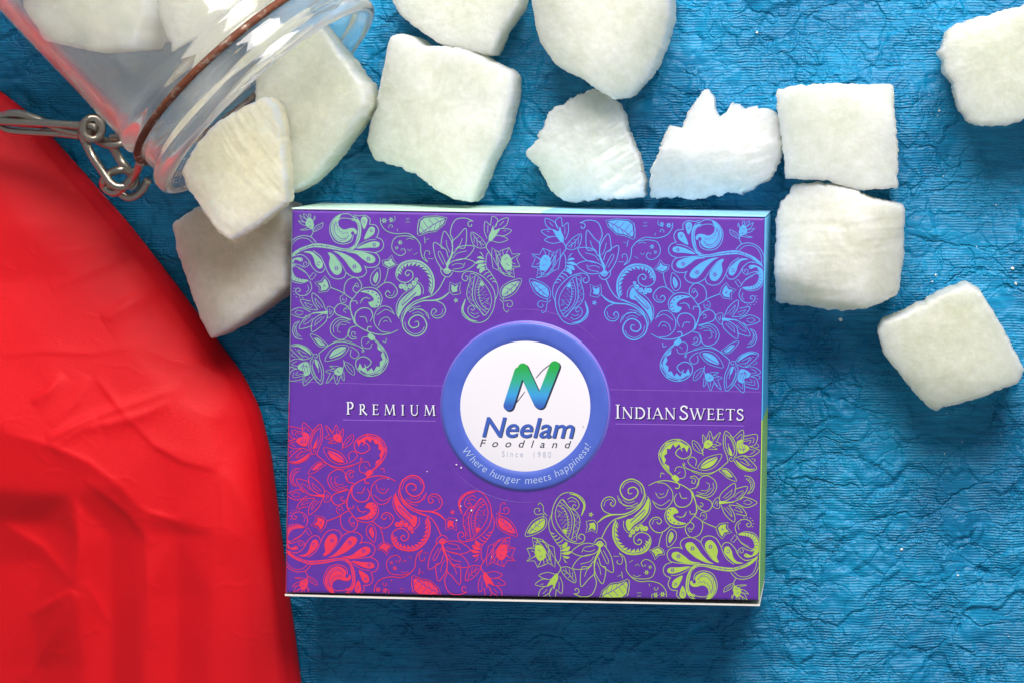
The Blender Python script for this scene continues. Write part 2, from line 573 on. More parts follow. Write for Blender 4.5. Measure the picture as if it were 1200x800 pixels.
def card_material(name, build):
    m, ns, ls, b = mat(name, (1, 1, 1, 1), 0.38, 0, 0.45)
    tc = node(ns, 'ShaderNodeTexCoord')
    ls.new(build(ns, ls, tc), b.inputs['Base Color'])
    n = node(ns, 'ShaderNodeTexNoise', Scale=900.0, Detail=3.0)
    ls.new(tc.outputs['Object'], n.inputs['Vector'])
    n2 = node(ns, 'ShaderNodeTexNoise', Scale=26.0, Detail=2.0)
    ls.new(tc.outputs['Object'], n2.inputs['Vector'])
    h = math_node(ns, ls, 'ADD', math_node(ns, ls, 'MULTIPLY', n.outputs['Fac'], 0.06), n2.outputs['Fac'])
    bp = node(ns, 'ShaderNodeBump', Strength=0.25, Distance=0.0006)
    ls.new(h, bp.inputs['Height'])
    ls.new(bp.outputs[0], b.inputs['Normal'])
    return m


PURPLE = srgb(106, 52, 176)


def purple_build(ns, ls, tc):
    n = node(ns, 'ShaderNodeTexNoise', Scale=260.0, Detail=4.0)
    ls.new(tc.outputs['Object'], n.inputs['Vector'])
    return mix_col(ns, ls, n.outputs['Fac'], srgb(88, 44, 150), srgb(102, 54, 164))


M_PURPLE = card_material('purple_card', purple_build)
GREEN, BLUE, RED, LIME = srgb(132, 180, 154), srgb(86, 162, 230), srgb(230, 54, 90), srgb(166, 196, 82)


def split_build(axis, at, lo, hi):
    def f(ns, ls, tc):
        sp = node(ns, 'ShaderNodeSeparateXYZ')
        ls.new(tc.outputs['Object'], sp.inputs[0])
        return mix_col(ns, ls, math_node(ns, ls, 'GREATER_THAN', sp.outputs[axis], at), lo, hi)
    return f


M_BACKW = card_material('back_wall_card', split_build(0, 0.004, srgb(206, 240, 224), srgb(150, 214, 250)))
M_RIGHTW = card_material('right_wall_card', split_build(1, -0.0035, srgb(188, 232, 84), srgb(96, 196, 252)))
M_LEFTW = card_material('left_wall_card', split_build(1, 0.0, srgb(200, 50, 110), srgb(140, 150, 180)))
M_BOARD, _, _, _ = mat('white_board', srgb(236, 230, 224), 0.7)


def slab(name, quad, thick, m, bevel=0.0002, parent=box, sub=0):
    """A thin board: quad of four box-space corners, thickened along its normal."""
    q = [Vector(v) for v in quad]
    nrm = (q[1] - q[0]).cross(q[3] - q[0]).normalized() * thick
    vs = q + [v - nrm for v in q]
    fs = [(0, 1, 2, 3), (7, 6, 5, 4), (0, 4, 5, 1), (1, 5, 6, 2), (2, 6, 7, 3), (3, 7, 4, 0)]
    o = obj(name, mesh(name, vs, fs), m, parent)
    if bevel:
        md = o.modifiers.new('bevel', 'BEVEL')
        md.width = bevel
        md.segments = 3
    return o


# lid: a gently domed sheet with softly turned edges and the faint score lines of the carton
nx, ny = 150, 122
gx = np.sort(np.concatenate([np.linspace(-HW, HW, nx), np.array([-HW + 0.0004, HW - 0.0004, -HW + 0.0002, HW - 0.0002])]))
gy = np.sort(np.concatenate([np.linspace(-HH, HH, ny), np.array([-HH + 0.0004, HH - 0.0004, -HH + 0.0002, HH - 0.0002])]))
GX, GY = np.meshgrid(gx, gy)
ed = np.minimum(np.minimum(GX + HW, HW - GX), np.minimum(GY + HH, HH - GY))
GZ = BH - 0.0004 * (1 - np.clip(ed / 0.0005, 0, 1)) ** 2
lid = obj('lid_panel', grid_mesh('lid_panel', GX, GY, GZ), M_PURPLE, box)
md = lid.modifiers.new('thickness', 'SOLIDIFY')
md.thickness = 0.0005
md.offset = -1

FL = 0.0003
e = 0.00025
slab('back_wall', [(-HW - e, HH + e, BH - .0003), (HW + e, HH + e, BH - .0003), (HW + e + FL, HH + e + FL, 0.0012), (-HW - e, HH + e + FL, 0.0012)][::-1], 0.0005, M_BACKW)
slab('right_wall', [(HW + e, -HH, BH - .0004), (HW + e + FL, -HH, 0.0012), (HW + e + FL, HH, 0.0012), (HW + e, HH, BH - .0004)], 0.0005, M_RIGHTW)
slab('left_wall', [(-HW - e, HH, BH - .0004), (-HW - e, HH, 0.0012), (-HW - e, -HH, 0.0012), (-HW - e, -HH, BH - .0004)], 0.0005, M_LEFTW)
slab('base_panel', [(-HW, -HH, 0.0022), (HW, -HH, 0.0022), (HW, HH, 0.0022), (-HW, HH, 0.0022)], 0.0008, M_BOARD)


def front_wall():
    # a white-cored board standing a little proud of the lid, its raw edge showing
    n = 40
    V, Fc = [], []
    for i in range(n + 1):
        t = i / n
        x = -HW - 0.0004 + t * (2 * HW + 0.0008)
        off = 0.0006 + 0.0009 * t + 0.0004 * math.sin(t * math.pi) * (1 - t)
        y0 = -HH - off
        zt = BH - 0.0003 - 0.0008 * t
        for y, z in ((y0, zt), (y0 - 0.0005, zt), (y0 - 0.0005, 0.0012), (y0, 0.0012)):
            V.append((x, y, z))
    for i in range(n):
        for k in range(4):
            Fc.append((i * 4 + k, i * 4 + (k + 1) % 4, i * 4 + 4 + (k + 1) % 4, i * 4 + 4 + k))
    Fc += [(3, 2, 1, 0), (n * 4, n * 4 + 1, n * 4 + 2, n * 4 + 3)]
    o = obj('front_wall', mesh('front_wall', V, Fc), M_BOARD, box)
    tag(o, 'front board of the box with its raw white edge showing')
    # purple printed paper on the outside of the board
    V2, F2 = [], []
    for i in range(n + 1):
        b0 = V[i * 4 + 1]
        V2 += [(b0[0], b0[1] - 0.00008, b0[2] - 0.0006), (b0[0], b0[1] - 0.00008, 0.0014)]
    for i in range(n):
        F2.append((2 * i, 2 * i + 1, 2 * i + 3, 2 * i + 2))
    obj('printed_paper', mesh('printed_paper', V2, F2), M_PURPLE, o)


front_wall()
# floor of the gap between lid and front board, brown standing in for its shade
slab('gap_floor', [(-HW + 0.002, -HH - 0.0005, BH - 0.006), (HW - 0.002, -HH - 0.0005, BH - 0.006),
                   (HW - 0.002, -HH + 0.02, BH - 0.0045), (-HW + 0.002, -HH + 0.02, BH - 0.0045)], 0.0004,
     mat('gap_shade_brown', srgb(96, 60, 48), 0.7)[0])

# ---- flat print on the lid: strips and fills, each a hair above the last
INKZ = [BH + 0.00003]


class Ink:
    def __init__(self):
        self.v, self.f = [], []

    def _z(self):
        INKZ[0] += 2.0e-7
        return INKZ[0]

    def stroke(self, pts, w, closed=False, taper=0.0, smooth=True, n=5):
        """pts in box coordinates (metres), w full width in metres."""
        p = catmull([(a, b, 0) for a, b in pts], closed, n) if smooth else [Vector((a, b, 0)) for a, b in pts]
        z = self._z()
        m = len(p)
        base = len(self.v)
        for i, q in enumerate(p):
            a = p[(i - 1) % m] if closed or i > 0 else p[0]
            b = p[(i + 1) % m] if closed or i < m - 1 else p[-1]
            t = b - a
            t = t.normalized() if t.length > 1e-9 else Vector((1, 0, 0))
            nn = Vector((-t.y, t.x, 0))
            s = i / max(1, m - 1)
            ww = w * 0.5
            if taper and not closed:
                ww *= 1 - taper * (1 - min(1, 2.2 * math.sin(math.pi * min(max(s, 0.02), 0.98))))
            for sg in (1, -1):
                c = q + nn * (sg * ww)
                self.v.append((min(max(c.x, -HW + 2e-4), HW - 2e-4), min(max(c.y, -HH + 2e-4), HH - 2e-4), z))
        for i in range(m if closed else m - 1):
            j = (i + 1) % m
            self.f.append((base + 2 * i, base + 2 * i + 1, base + 2 * j + 1, base + 2 * j))

    def fill(self, pts, smooth=True, n=4):
        p = catmull([(a, b, 0) for a, b in pts], True, n) if smooth else [Vector((a, b, 0)) for a, b in pts]
        z = self._z()
        base = len(self.v)
        for c in p:
            self.v.append((min(max(c.x, -HW + 2e-4), HW - 2e-4), min(max(c.y, -HH + 2e-4), HH - 2e-4), z))
        for t in tessellate_polygon([[Vector((q.x, q.y, 0)) for q in p]]):
            self.f.append(tuple(base + k for k in t))

    def disc(self, c, r, n=14):
        self.fill([(c[0] + r * math.cos(2 * math.pi * k / n), c[1] + r * math.sin(2 * math.pi * k / n)) for k in range(n)], smooth=False)

    def build(self, name, m, parent):
        return obj(name, mesh(name, self.v, self.f), m, parent)


def ink_mat(name, c, rough=0.34):
    m, ns, ls, b = mat(name, c, rough, 0, 0.45)
    tc = node(ns, 'ShaderNodeTexCoord')
    n = node(ns, 'ShaderNodeTexNoise', Scale=420.0, Detail=3.0)
    ls.new(tc.outputs['Object'], n.inputs['Vector'])
    dark = tuple(x * 0.86 for x in c[:3]) + (1,)
    ls.new(mix_col(ns, ls, n.outputs['Fac'], dark, tuple(min(1, x * 1.1) for x in c[:3]) + (1,)), b.inputs['Base Color'])
    return m


# ornament, drawn once for the lower right corner; tile origins in photo px, 8 units per px
TILE = {'A': (610, 615, 8), 'B': (700, 615, 8), 'C': (785, 615, 8), 'D': (610, 555, 8), 'E': (700, 555, 8),
        'F': (785, 555, 8), 'G': (785, 490, 8), 'Z': (610, 480, 3.3333)}
ORN = []      # (kind, tile, points, width px, flags)


def s(tile, *pts, w=1.15, c=False, t=0.0, sm=True):
    ORN.append(('s', tile, pts, w, c, t, sm))


def f(tile, *pts, sm=True):
    ORN.append(('f', tile, pts, 0, True, 0, sm))


def k(tile, *pts, w=0.8, c=False, sm=True):          # purple line over a fill
    ORN.append(('k', tile, pts, w, c, 0.0, sm))


def spiral(tile, cx, cy, r0, r1, a0, a1, w=1.1, t=0.0):
    n = max(6, int(abs(a1 - a0) / 0.6))
    s(tile, *[(cx + (r0 + (r1 - r0) * i / n) * math.cos(a0 + (a1 - a0) * i / n),
               cy + (r0 + (r1 - r0) * i / n) * math.sin(a0 + (a1 - a0) * i / n)) for i in range(n + 1)], w=w, t=t)


def star(tile, cx, cy, r, kind=None, pts=6):
    p = [(cx + (r if i % 2 == 0 else r * 0.45) * math.cos(math.pi * i / pts), cy + (r if i % 2 == 0 else r * 0.45) * math.sin(math.pi * i / pts)) for i in range(2 * pts)]
    ORN.append(('kf' if kind is None else 'f', tile, p, 0, True, 0, False))
    if kind is None:
        ORN.append(('ff', tile, [(cx + r * 0.3 * math.cos(i), cy + r * 0.3 * math.sin(i)) for i in range(6)], 0, True, 0, False))


def ornament():
    # peacock: feathers
    f('C', (20, 265), (40, 250), (80, 250), (140, 290), (200, 335), (290, 352), (200, 360), (120, 350), (50, 325), (18, 295))
    star('C', 80, 288, 26)
    s('B', (960, 372), (850, 362), (700, 342), (658, 295), (660, 245), (700, 212), (770, 208), (800, 222))
    f('C', (145, 180), (165, 160), (210, 160), (250, 200), (300, 270), (360, 330), (410, 360), (330, 345), (240, 300), (170, 240), (148, 205))
    star('C', 212, 215, 27)
    s('C', (112, 216), (98, 165), (130, 125), (190, 112), (250, 130), (290, 160))
    s('C', (290, 160), (330, 230), (390, 310), (440, 345), w=0.9)
    f('C', (330, 180), (350, 145), (390, 140), (430, 180), (450, 240), (440, 300), (460, 345), (420, 335), (370, 275), (335, 220))
    star('C', 380, 200, 26)
    s('C', (290, 160), (310, 115), (370, 98), (430, 120), (470, 180), (490, 230), (530, 310), (600, 365))
    f('C', (508, 240), (515, 205), (550, 198), (580, 240), (592, 290), (625, 335), (690, 352), (620, 358), (560, 315), (520, 272))
    k('C', (535, 235), (555, 228), (560, 250), (540, 258), (532, 246), w=0.7)
    s('C', (488, 202), (510, 165), (560, 165), (610, 215), (640, 275), (690, 320), (740, 330))
    s('C', (640, 262), (640, 230), (680, 208), (720, 228), (770, 240), (800, 236), w=1.0)
    spiral('C', 668, 242, 26, 6, -1.2, 4.5, w=0.9)
    f('C', (695, 275), (715, 262), (750, 278), (790, 282), (750, 300), (705, 296))
    k('C', (705, 272), (712, 280), (704, 288), w=0.6)
    f('B', (655, 420), (680, 395), (760, 392), (870, 385), (800, 425), (720, 450), (668, 445))
    star('B', 705, 418, 24)
    s('B', (700, 345), (645, 365), (618, 410), (635, 465), (690, 492))
    s('B', (690, 470), (760, 462), (830, 430), (885, 388), w=0.9)
    f('B', (700, 550), (720, 510), (800, 470), (765, 560), (735, 588), (705, 578))
    k('B', (722, 545), (738, 540), (742, 556), (728, 560), (720, 552), w=0.8)
    s('B', (682, 492), (664, 550), (690, 600), (752, 612))
    f('B', (770, 640), (800, 565), (832, 640), (815, 680), (782, 677))
    k('B', (790, 645), (802, 620), (814, 648), (800, 660), w=0.6)
    s('B', (750, 610), (746, 660), (790, 694), (850, 690), (900, 700))
    s('B', (840, 630), (870, 675), (920, 690), w=0.9)
    # body and neck band
    f('C', (196, 402), (240, 368), (310, 360), (420, 378), (560, 396), (640, 386), (740, 345), (806, 296), (822, 306), (750, 372), (640, 416), (560, 432),
      (430, 414), (320, 386), (250, 392), (208, 430), (190, 490), (178, 560), (192, 625), (240, 668), (170, 650), (148, 580), (158, 480))
    k('C', (240, 384), (320, 374), (430, 396), (560, 414), (640, 400), (730, 360), w=0.7)
    k('C', (215, 405), (176, 480), (165, 560), (180, 625), w=0.6)
    for a in ((470, 402), (520, 410), (600, 408), (650, 396)):
        k('C', (a[0] - 4, a[1] - 12), (a[0] + 4, a[1] + 12), w=0.6)
    # crest crescent
    f('C', (235, 500), (260, 460), (320, 440), (385, 465), (425, 530), (430, 600), (395, 665), (335, 704), (362, 645), (355, 592), (310, 562),
      (250, 575), (208, 570), (188, 540), (204, 520), (222, 545), (245, 532))
    k('C', (262, 512), (290, 480), (340, 478), (385, 520), (400, 580), (385, 640), w=0.8)
    k('C', (270, 540), (285, 520), (300, 538), (318, 518), (330, 545), (352, 535), (352, 562), (374, 565), (366, 592), (386, 605), (372, 632), w=0.7, sm=False)
    k('C', (288, 470), (345, 458), (395, 495), (414, 560), (405, 630), w=0.5)
    s('C', (222, 512), (240, 452), (310, 426), (390, 446), (436, 515), (442, 590), (412, 655), (350, 700), (270, 708), (205, 670))
    s('C', (205, 560), (190, 545), (198, 520), (215, 528), w=0.8)
    s('C', (360, 650), (330, 668), (260, 664), (215, 640), w=1.0)
    # tail rings
    s('C', (570, 440), (620, 492), (700, 504), (780, 472), (828, 400), (832, 320))
    s('C', (600, 432), (645, 472), (712, 482), (772, 452), (806, 390), (815, 318), w=0.9)
    f('C', (645, 88), (700, 68), (785, 88), (832, 150), (838, 225), (815, 270), (770, 290), (790, 240), (762, 238), (792, 200), (778, 140), (740, 108), (690, 96))
    for i in range(9):
        a = -1.9 + i * 0.34
        k('C', (735 + 55 * math.cos(a), 175 + 62 * math.sin(a)), (735 + 88 * math.cos(a), 175 + 98 * math.sin(a)), w=0.6)
    s('C', (640, 84), (710, 58), (795, 78), (842, 150), (848, 220), (828, 282), (770, 318), (700, 328), w=1.0)
    s('C', (630, 108), (678, 172), (755, 216), (800, 220), w=1.0)
    s('C', (625, 95), (660, 150), (740, 200), w=0.8)
    s('C', (570, 142), (610, 88), (636, 112), (596, 160), w=0.9, c=True, sm=False)
    s('F', (630, 560), (612, 500), (640, 445), (700, 422), (752, 442), (762, 480), (735, 494), (718, 470), (742, 458), w=1.1)
    s('F', (650, 520), (640, 480), (662, 452), w=0.8)
    for a in ((668, 424), (695, 402), (725, 405), (755, 410), (775, 432), (785, 462), (776, 490)):
        s('F', (a[0] - 6, a[1]), (a[0] + 6, a[1] + 3), w=1.1)
    # bud under the tail
    s('C', (622, 492), (600, 535), (606, 580), w=1.1)
    s('C', (505, 622), (520, 580), (590, 543), (575, 590), (515, 622), w=0.9, c=True)
    s('C', (530, 600), (575, 560), w=0.7)
    f('C', (600, 570), (640, 580), (670, 610), (650, 660), (620, 670), (595, 620))
    for a in ((600, 570, 720, 560), (640, 590, 740, 645), (660, 620, 725, 700), (640, 650, 690, 712), (610, 650, 640, 712), (590, 600, 585, 690)):
        s('C', (a[0], a[1]), ((a[0] + a[2]) / 2 + 12, (a[1] + a[3]) / 2 - 8), (a[2], a[3]), w=0.9)
        s('C', (a[2], a[3]), ((a[0] + a[2]) / 2 - 6, (a[1] + a[3]) / 2 + 14), (640, 640), w=0.8)
    k('C', (612, 590), (640, 600), w=0.6)
    k('C', (622, 640), (648, 628), w=0.6)
    # big lotus
    s('A', (740, 185), (620, 166), (540, 195), (482, 250), (580, 288), (690, 264), (735, 228))
    s('A', (690, 266), (560, 300), (490, 402), (620, 404), (670, 352), (705, 318))
    s('A', (640, 390), (572, 400), (566, 572), (640, 500), (692, 450), (690, 390))
    s('A', (690, 400), (712, 472), (772, 546), (800, 402), (755, 375), (732, 300))
    s('A', (755, 375), (866, 440), (852, 300), (790, 192), (750, 188))
    s('A', (750, 232), (806, 352), (826, 332), (776, 232), w=0.9)
    s('A', (575, 252), (602, 205), (690, 190), w=0.9)
    s('A', (590, 236), (650, 244), (700, 226), w=0.8)
    s('A', (560, 362), (650, 338), (690, 290), w=0.9)
    s('A', (600, 480), (622, 422), (668, 372), w=0.9)
    s('A', (752, 462), (742, 402), (716, 346), w=0.9)
    f('A', (740, 190), (722, 250), (690, 330), (690, 430), (706, 330), (750, 240), sm=True)
    s('A', (696, 400), (692, 470), (712, 530), (692, 612), (650, 660), (570, 668), (500, 640), w=1.2)
    spiral('A', 522, 608, 38, 6, 2.2, -3.6, w=1.2)
    s('A', (690, 162), (720, 124), (762, 122), (798, 160), (802, 205), w=1.1)
    f('A', (706, 170), (748, 145), (778, 178), (745, 206))
    k('A', (722, 172), (748, 160), (765, 180), w=0.6)
    s('E', (40, 600), (90, 500), (150, 432), (230, 400), (330, 366), (400, 300), (440, 210), w=1.4)
    # star flower
    s('A', (340, 462), (250, 440), (172, 470), (245, 505), (300, 500), w=1.0)
    s('A', (245, 500), (190, 510), (140, 556), (232, 572), (270, 545), w=1.0)
    s('A', (230, 570), (182, 610), (176, 672), (262, 640), (300, 575), w=1.0)
    s('A', (285, 590), (270, 655), (320, 684), (336, 600), w=1.0)
    s('A', (338, 600), (386, 636), (394, 550), (368, 478), w=1.0)
    f('A', (345, 448), (296, 490), (246, 572), (300, 555), (312, 600), (330, 550), (352, 500))
    s('A', (215, 548), (190, 552), w=0.8)
    s('A', (210, 640), (250, 600), w=0.8)
    s('A', (360, 600), (362, 530), w=0.8)
    s('A', (350, 455), (378, 402), (350, 352), (320, 300), w=1.2)
    s('A', (375, 402), (440, 388), (502, 430), (516, 536), (440, 500), (392, 442), w=1.0, c=True)
    s('A', (395, 415), (450, 452), (505, 525), w=0.9)
    for a in ((420, 400, 436, 440), (455, 405, 466, 460), (488, 440, 490, 490), (412, 455, 440, 448), (445, 488, 470, 476)):
        s('A', (a[0], a[1]), (a[2], a[3]), w=0.7)
    # dense chrysanthemum
    s('A', (110, 112), (200, 132), (262, 182), (312, 202), (326, 300), (322, 392), (262, 352), (222, 372), (160, 392), (132, 332),
      (58, 334), (92, 290), (60, 216), (124, 200), w=1.0, c=True, sm=False)
    f('A', (140, 190), (200, 190), (236, 240), (226, 310), (172, 330), (140, 270))
    for a in (((110, 112), (170, 150), (240, 300)), ((60, 216), (150, 222), (190, 260)), ((58, 334), (120, 300), (190, 270)), ((160, 392), (190, 330), (180, 270)),
              ((262, 352), (236, 300), (200, 250)), ((130, 150), (205, 190), (300, 372)), ((200, 132), (270, 222), (312, 300)), ((262, 182), (262, 260), (290, 330)),
              ((100, 240), (130, 250), (150, 300)), ((222, 372), (215, 320), (190, 280)), ((150, 140), (220, 160), (250, 210)), ((90, 316), (130, 290), (160, 250)),
              ((120, 200), (150, 170), (160, 130)), ((240, 340), (280, 300), (270, 230))):
        s('A', *a, w=0.85)
    k('A', (160, 225), (190, 245), w=0.6)
    k('A', (175, 300), (205, 280), w=0.6)
    # caterpillar stem
    s('D', (300, 360), (268, 440), (268, 510), (292, 570), (340, 645), (375, 690), (378, 760), (372, 800), (352, 835), w=1.0)
    for a in ((285, 548, 318, 556), (300, 585, 340, 572), (322, 618, 370, 590), (345, 645, 400, 612), (362, 672, 424, 640)):
        s('D', (a[0], a[1]), ((a[0] + a[2]) / 2 + 4, (a[1] + a[3]) / 2 + 5), (a[2], a[3]), w=1.3)
    for a in ((385, 210, 440, 165, 430, 200), (380, 235, 465, 205, 440, 240), (384, 262, 480, 250, 440, 275), (392, 285, 462, 300, 430, 312), (400, 300, 450, 352, 420, 345)):
        f('A', (a[0], a[1]), (a[2] - 20, a[3] - 8), (a[2], a[3]), (a[4], a[5]))
    k('A', (430, 335), (448, 332), (446, 350), w=0.6)
    # paisley
    s('D', (570, 392), (604, 310), (592, 240), (530, 190), (450, 170), (370, 200), (312, 290), (292, 400), (312, 490), (372, 570), (440, 622),
      (530, 650), (588, 632), (602, 582), (566, 560), (545, 592), (570, 610), w=1.2)
    s('D', (455, 182), (530, 202), (586, 262), (594, 312), (572, 380), w=2.2, t=0.7)
    s('D', (340, 300), (326, 380), (350, 470), (430, 580), (480, 622), (525, 632), w=1.0)
    s('D', (340, 300), (392, 236), (445, 300), (520, 352), (556, 420), (550, 500), (530, 560), (528, 620), w=1.0)
    s('D', (352, 290), (410, 330), (440, 400), (445, 480), (425, 562), w=0.9)
    s('D', (370, 262), (440, 320), (478, 400), (478, 500), (450, 590), w=0.9)
    s('D', (395, 240), (462, 320), (504, 410), (498, 520), (480, 612), w=1.2)
    for i in range(11):
        u = i / 10
        x0 = 362 + 86 * math.sin(u * 1.9) ** 0.8 if i else 362
        a = ((365 + 75 * math.sin(u * 2.2)), 300 + 262 * u)
        s('D', (a[0], a[1]), (a[0] + 28, a[1] - 10), w=0.8)
    s('D', (345, 340), (392, 362), (352, 392), (415, 392), (365, 432), (432, 424), (382, 466), (432, 462), (398, 502), (432, 512), w=0.85, sm=False)
    s('D', (356, 360), (372, 372), (350, 402), w=0.7, sm=False)
    f('D', (395, 520), (432, 520), (425, 560))
    s('D', (502, 372), (540, 400), (508, 430), (546, 452), (508, 480), (542, 510), (505, 540), (528, 572), (495, 600), w=0.8, sm=False)
    s('D', (440, 236), (480, 216), (535, 250), (548, 300), (515, 332), (486, 306), (502, 284), (522, 300), w=1.0)
    s('D', (448, 262), (490, 250), (520, 268), w=0.8)
    # leaf with a curl
    s('D', (50, 582), (60, 520), (115, 440), (205, 398), (246, 428), (230, 502), (152, 556), w=0.9, c=True)
    f('D', (68, 560), (78, 520), (128, 455), (205, 415), (230, 435), (215, 495), (150, 540))
    k('D', (66, 562), (140, 490), (218, 424), w=0.8)
    for a in ((100, 528, 96, 495), (140, 490, 136, 452), (175, 460, 178, 428), (110, 520, 150, 528), (150, 482, 192, 496)):
        k('D', (a[0], a[1]), (a[2], a[3]), w=0.6)
    s('D', (212, 410), (215, 372), (150, 378), (128, 345), (150, 318), (180, 328), (172, 352), w=0.95)
    s('D', (165, 290), (182, 268), (212, 300), (216, 350), (252, 392), w=0.9)
    # ivy by the paisley
    s('D', (612, 548), (626, 490), (616, 442), (660, 432), (690, 430), (724, 470), (714, 552), (668, 526), w=0.9, c=True, sm=False)
    f('D', (636, 530), (650, 490), (645, 462), (690, 452), (704, 480), (700, 530), (670, 505), sm=False)
    star('D', 660, 378, 26, kind=1, pts=5)
    k('D', (655, 374), (664, 380), w=0.9)
    s('D', (722, 455), (780, 412), (850, 385), (930, 378), w=1.3)
    # great S scroll
    s('E', (0, 455), (60, 402), (130, 378), (250, 374), (350, 330), (420, 252), (442, 170), (412, 92), (330, 46), (252, 70), (214, 140),
      (240, 212), (300, 242), (362, 212), (382, 160), (345, 122), (292, 140), (296, 182), (326, 178), w=1.9, t=0.45)
    s('E', (456, 180), (440, 260), (370, 340), (270, 392), (190, 420), w=1.0)
    s('E', (236, 132), (262, 88), (330, 66), (398, 108), (420, 180), w=0.9)
    s('E', (190, 200), (212, 262), (300, 298), (378, 268), w=1.0)
    s('E', (205, 225), (250, 292), (340, 300), w=0.9)
    s('E', (240, 240), (290, 270), (350, 252), w=0.8)
    s('E', (270, 325), (340, 312), (390, 280), w=0.9)
    s('E', (130, 378), (60, 342), (38, 280), (76, 222), (138, 216), (172, 260), (150, 300), (122, 280), (136, 262), w=1.3)
    s('E', (62, 300), (78, 250), (130, 236), (152, 262), w=0.8)
    f('E', (272, 432), (340, 400), (430, 310), (478, 222), (488, 290), (466, 370), (400, 436), (335, 486), (300, 532), (274, 500))
    k('E', (312, 452), (380, 390), (446, 330), w=1.2)
    k('E', (340, 470), (400, 415), (455, 340), w=0.7)
    k('E', (300, 420), (350, 400), w=0.6)
    s('E', (246, 436), (250, 502), (300, 552), (342, 502), (430, 442), (492, 352), (497, 262), (470, 206), w=1.0)
    out = [(a.x, a.y) for a in catmull([(490, 600, 0), (494, 650, 0), (460, 714, 0), (380, 746, 0), (280, 742, 0), (204, 688, 0), (154, 600, 0), (150, 500, 0), (176, 432, 0)], n=4)]
    zig = []
    for i_ in range(len(out) - 1, 0, -1):
        (x_, y_), (x2, y2) = out[i_], out[i_ - 1]
        d_ = math.hypot(325 - x_, 590 - y_)
        wob = (16 if i_ % 2 else 52) if i_ > 3 else 12
        gx_, gy_ = (325 - x_) / d_, (590 - y_) / d_
        zig.append((x_ + gx_ * wob + (x2 - x_) * (0.9 if i_ % 2 == 0 else 0), y_ + gy_ * wob + (y2 - y_) * (0.9 if i_ % 2 == 0 else 0)))
    f('E', *(zig + out), sm=False)
    k('E', (182, 440), (160, 510), (166, 600), (215, 684), (290, 732), (380, 735), (450, 705), (485, 650), w=0.8)
    s('E', (172, 430), (146, 500), (150, 600), (200, 690), (280, 746), (380, 751), (460, 720), (500, 650), (495, 590), (450, 552), (390, 550),
      (345, 590), (350, 642), (392, 660), (416, 630), (392, 608), (378, 628), w=1.4)
    for c_ in ((332, 540, 24), (372, 512, 22), (412, 492, 22), (452, 510, 24), (420, 520, 16), (310, 575, 16)):
        f('E', *[(c_[0] + c_[2] * math.cos(a), c_[1] + c_[2] * math.sin(a)) for a in (0, 1.05, 2.1, 3.14, 4.2, 5.24)])
        k('E', (c_[0] - 5, c_[1] - 5), (c_[0] + 5, c_[1] + 5), w=0.8)
    # second scroll
    s('E', (480, 106), (560, 70), (650, 60), (740, 80), (830, 122), (882, 170), (884, 250), (830, 304), (752, 300), (720, 240), (745, 182), w=1.5, t=0.4)
    s('E', (560, 78), (640, 92), (702, 160), (702, 250), (640, 322), (560, 312), (516, 245), w=1.1)
    s('E', (545, 172), (580, 222), (640, 202), (666, 140), w=1.0)
    s('E', (530, 262), (600, 292), (682, 240), w=0.9)
    s('E', (580, 180), (602, 190), (622, 176), w=0.8)
    s('E', (650, 330), (632, 400), (668, 470), (740, 500), (830, 482), (892, 412), (932, 350), (922, 260), (890, 160), w=1.2)
    f('E', (662, 326), (650, 400), (690, 458), (760, 476), (836, 462), (760, 440), (712, 398), (722, 372), (760, 360), (742, 326), (712, 310))
    for a in ((684, 332), (668, 362), (664, 396), (684, 430), (720, 452), (762, 462)):
        k('E', (a[0] - 7, a[1] - 4), (a[0] + 7, a[1] + 4), w=1.3)
    s('E', (770, 172), (792, 222), (842, 224), w=1.1)
    s('E', (740, 395), (800, 400), (838, 350), w=0.9)
    s('E', (770, 410), (815, 395), (832, 372), w=0.7)
    s('E', (685, 488), (600, 546), (530, 530), (488, 462), (518, 412), (572, 404), (602, 440), (578, 468), (556, 446), w=1.3)
    s('E', (515, 470), (530, 430), (570, 420), w=0.8)
    s('E', (612, 548), (590, 602), (574, 680), w=1.1)
    s('E', (692, 515), (650, 580), (662, 684), (732, 620), (738, 548), w=1.0, c=True)
    f('E', (692, 540), (668, 600), (678, 645), (716, 582))
    k('E', (696, 555), (682, 625), w=0.5)
    s('E', (485, 716), (570, 676), (620, 708), (632, 752), (578, 760), (540, 802), (525, 752), w=0.9, c=True, sm=False)
    f('E', (505, 716), (570, 690), (610, 718), (612, 742), (572, 746), (545, 775), (538, 744), sm=False)
    k('E', (545, 715), (575, 725), w=0.6)
    s('F', (230, 392), (300, 440), (304, 512), (270, 572), (200, 592), (152, 545), (148, 490), (190, 450), (226, 482), (204, 520), (182, 500), w=1.2)
    s('F', (168, 500), (184, 540), (210, 530), w=0.8)
    s('F', (196, 150), (240, 260), (250, 342), (232, 392), w=1.4)
    s('F', (185, 342), (198, 374), (240, 370), w=1.2)
    s('F', (240, 200), (310, 222), (380, 250), (396, 300), (352, 346), (290, 332), (255, 290), w=1.3)
    s('F', (286, 264), (312, 280), (300, 304), (280, 292), w=0.9)
    s('F', (262, 330), (300, 300), w=0.7)
    s('F', (190, 140), (250, 122), (272, 66), (236, 18), (188, 28), w=1.2)
    spiral('F', 216, 68, 34, 6, -2.2, 4.4, w=1.0)
    s('F', (252, 108), (290, 32), (352, 14), (422, 60), (437, 130), (392, 200), (320, 217), (250, 192), w=1.1)
    s('F', (270, 186), (350, 196), (408, 140), (404, 80), w=0.9)
    s('F', (250, 165), (330, 180), (388, 130), w=0.8)
    s('F', (290, 150), (350, 152), (372, 100), (340, 76), w=0.8)
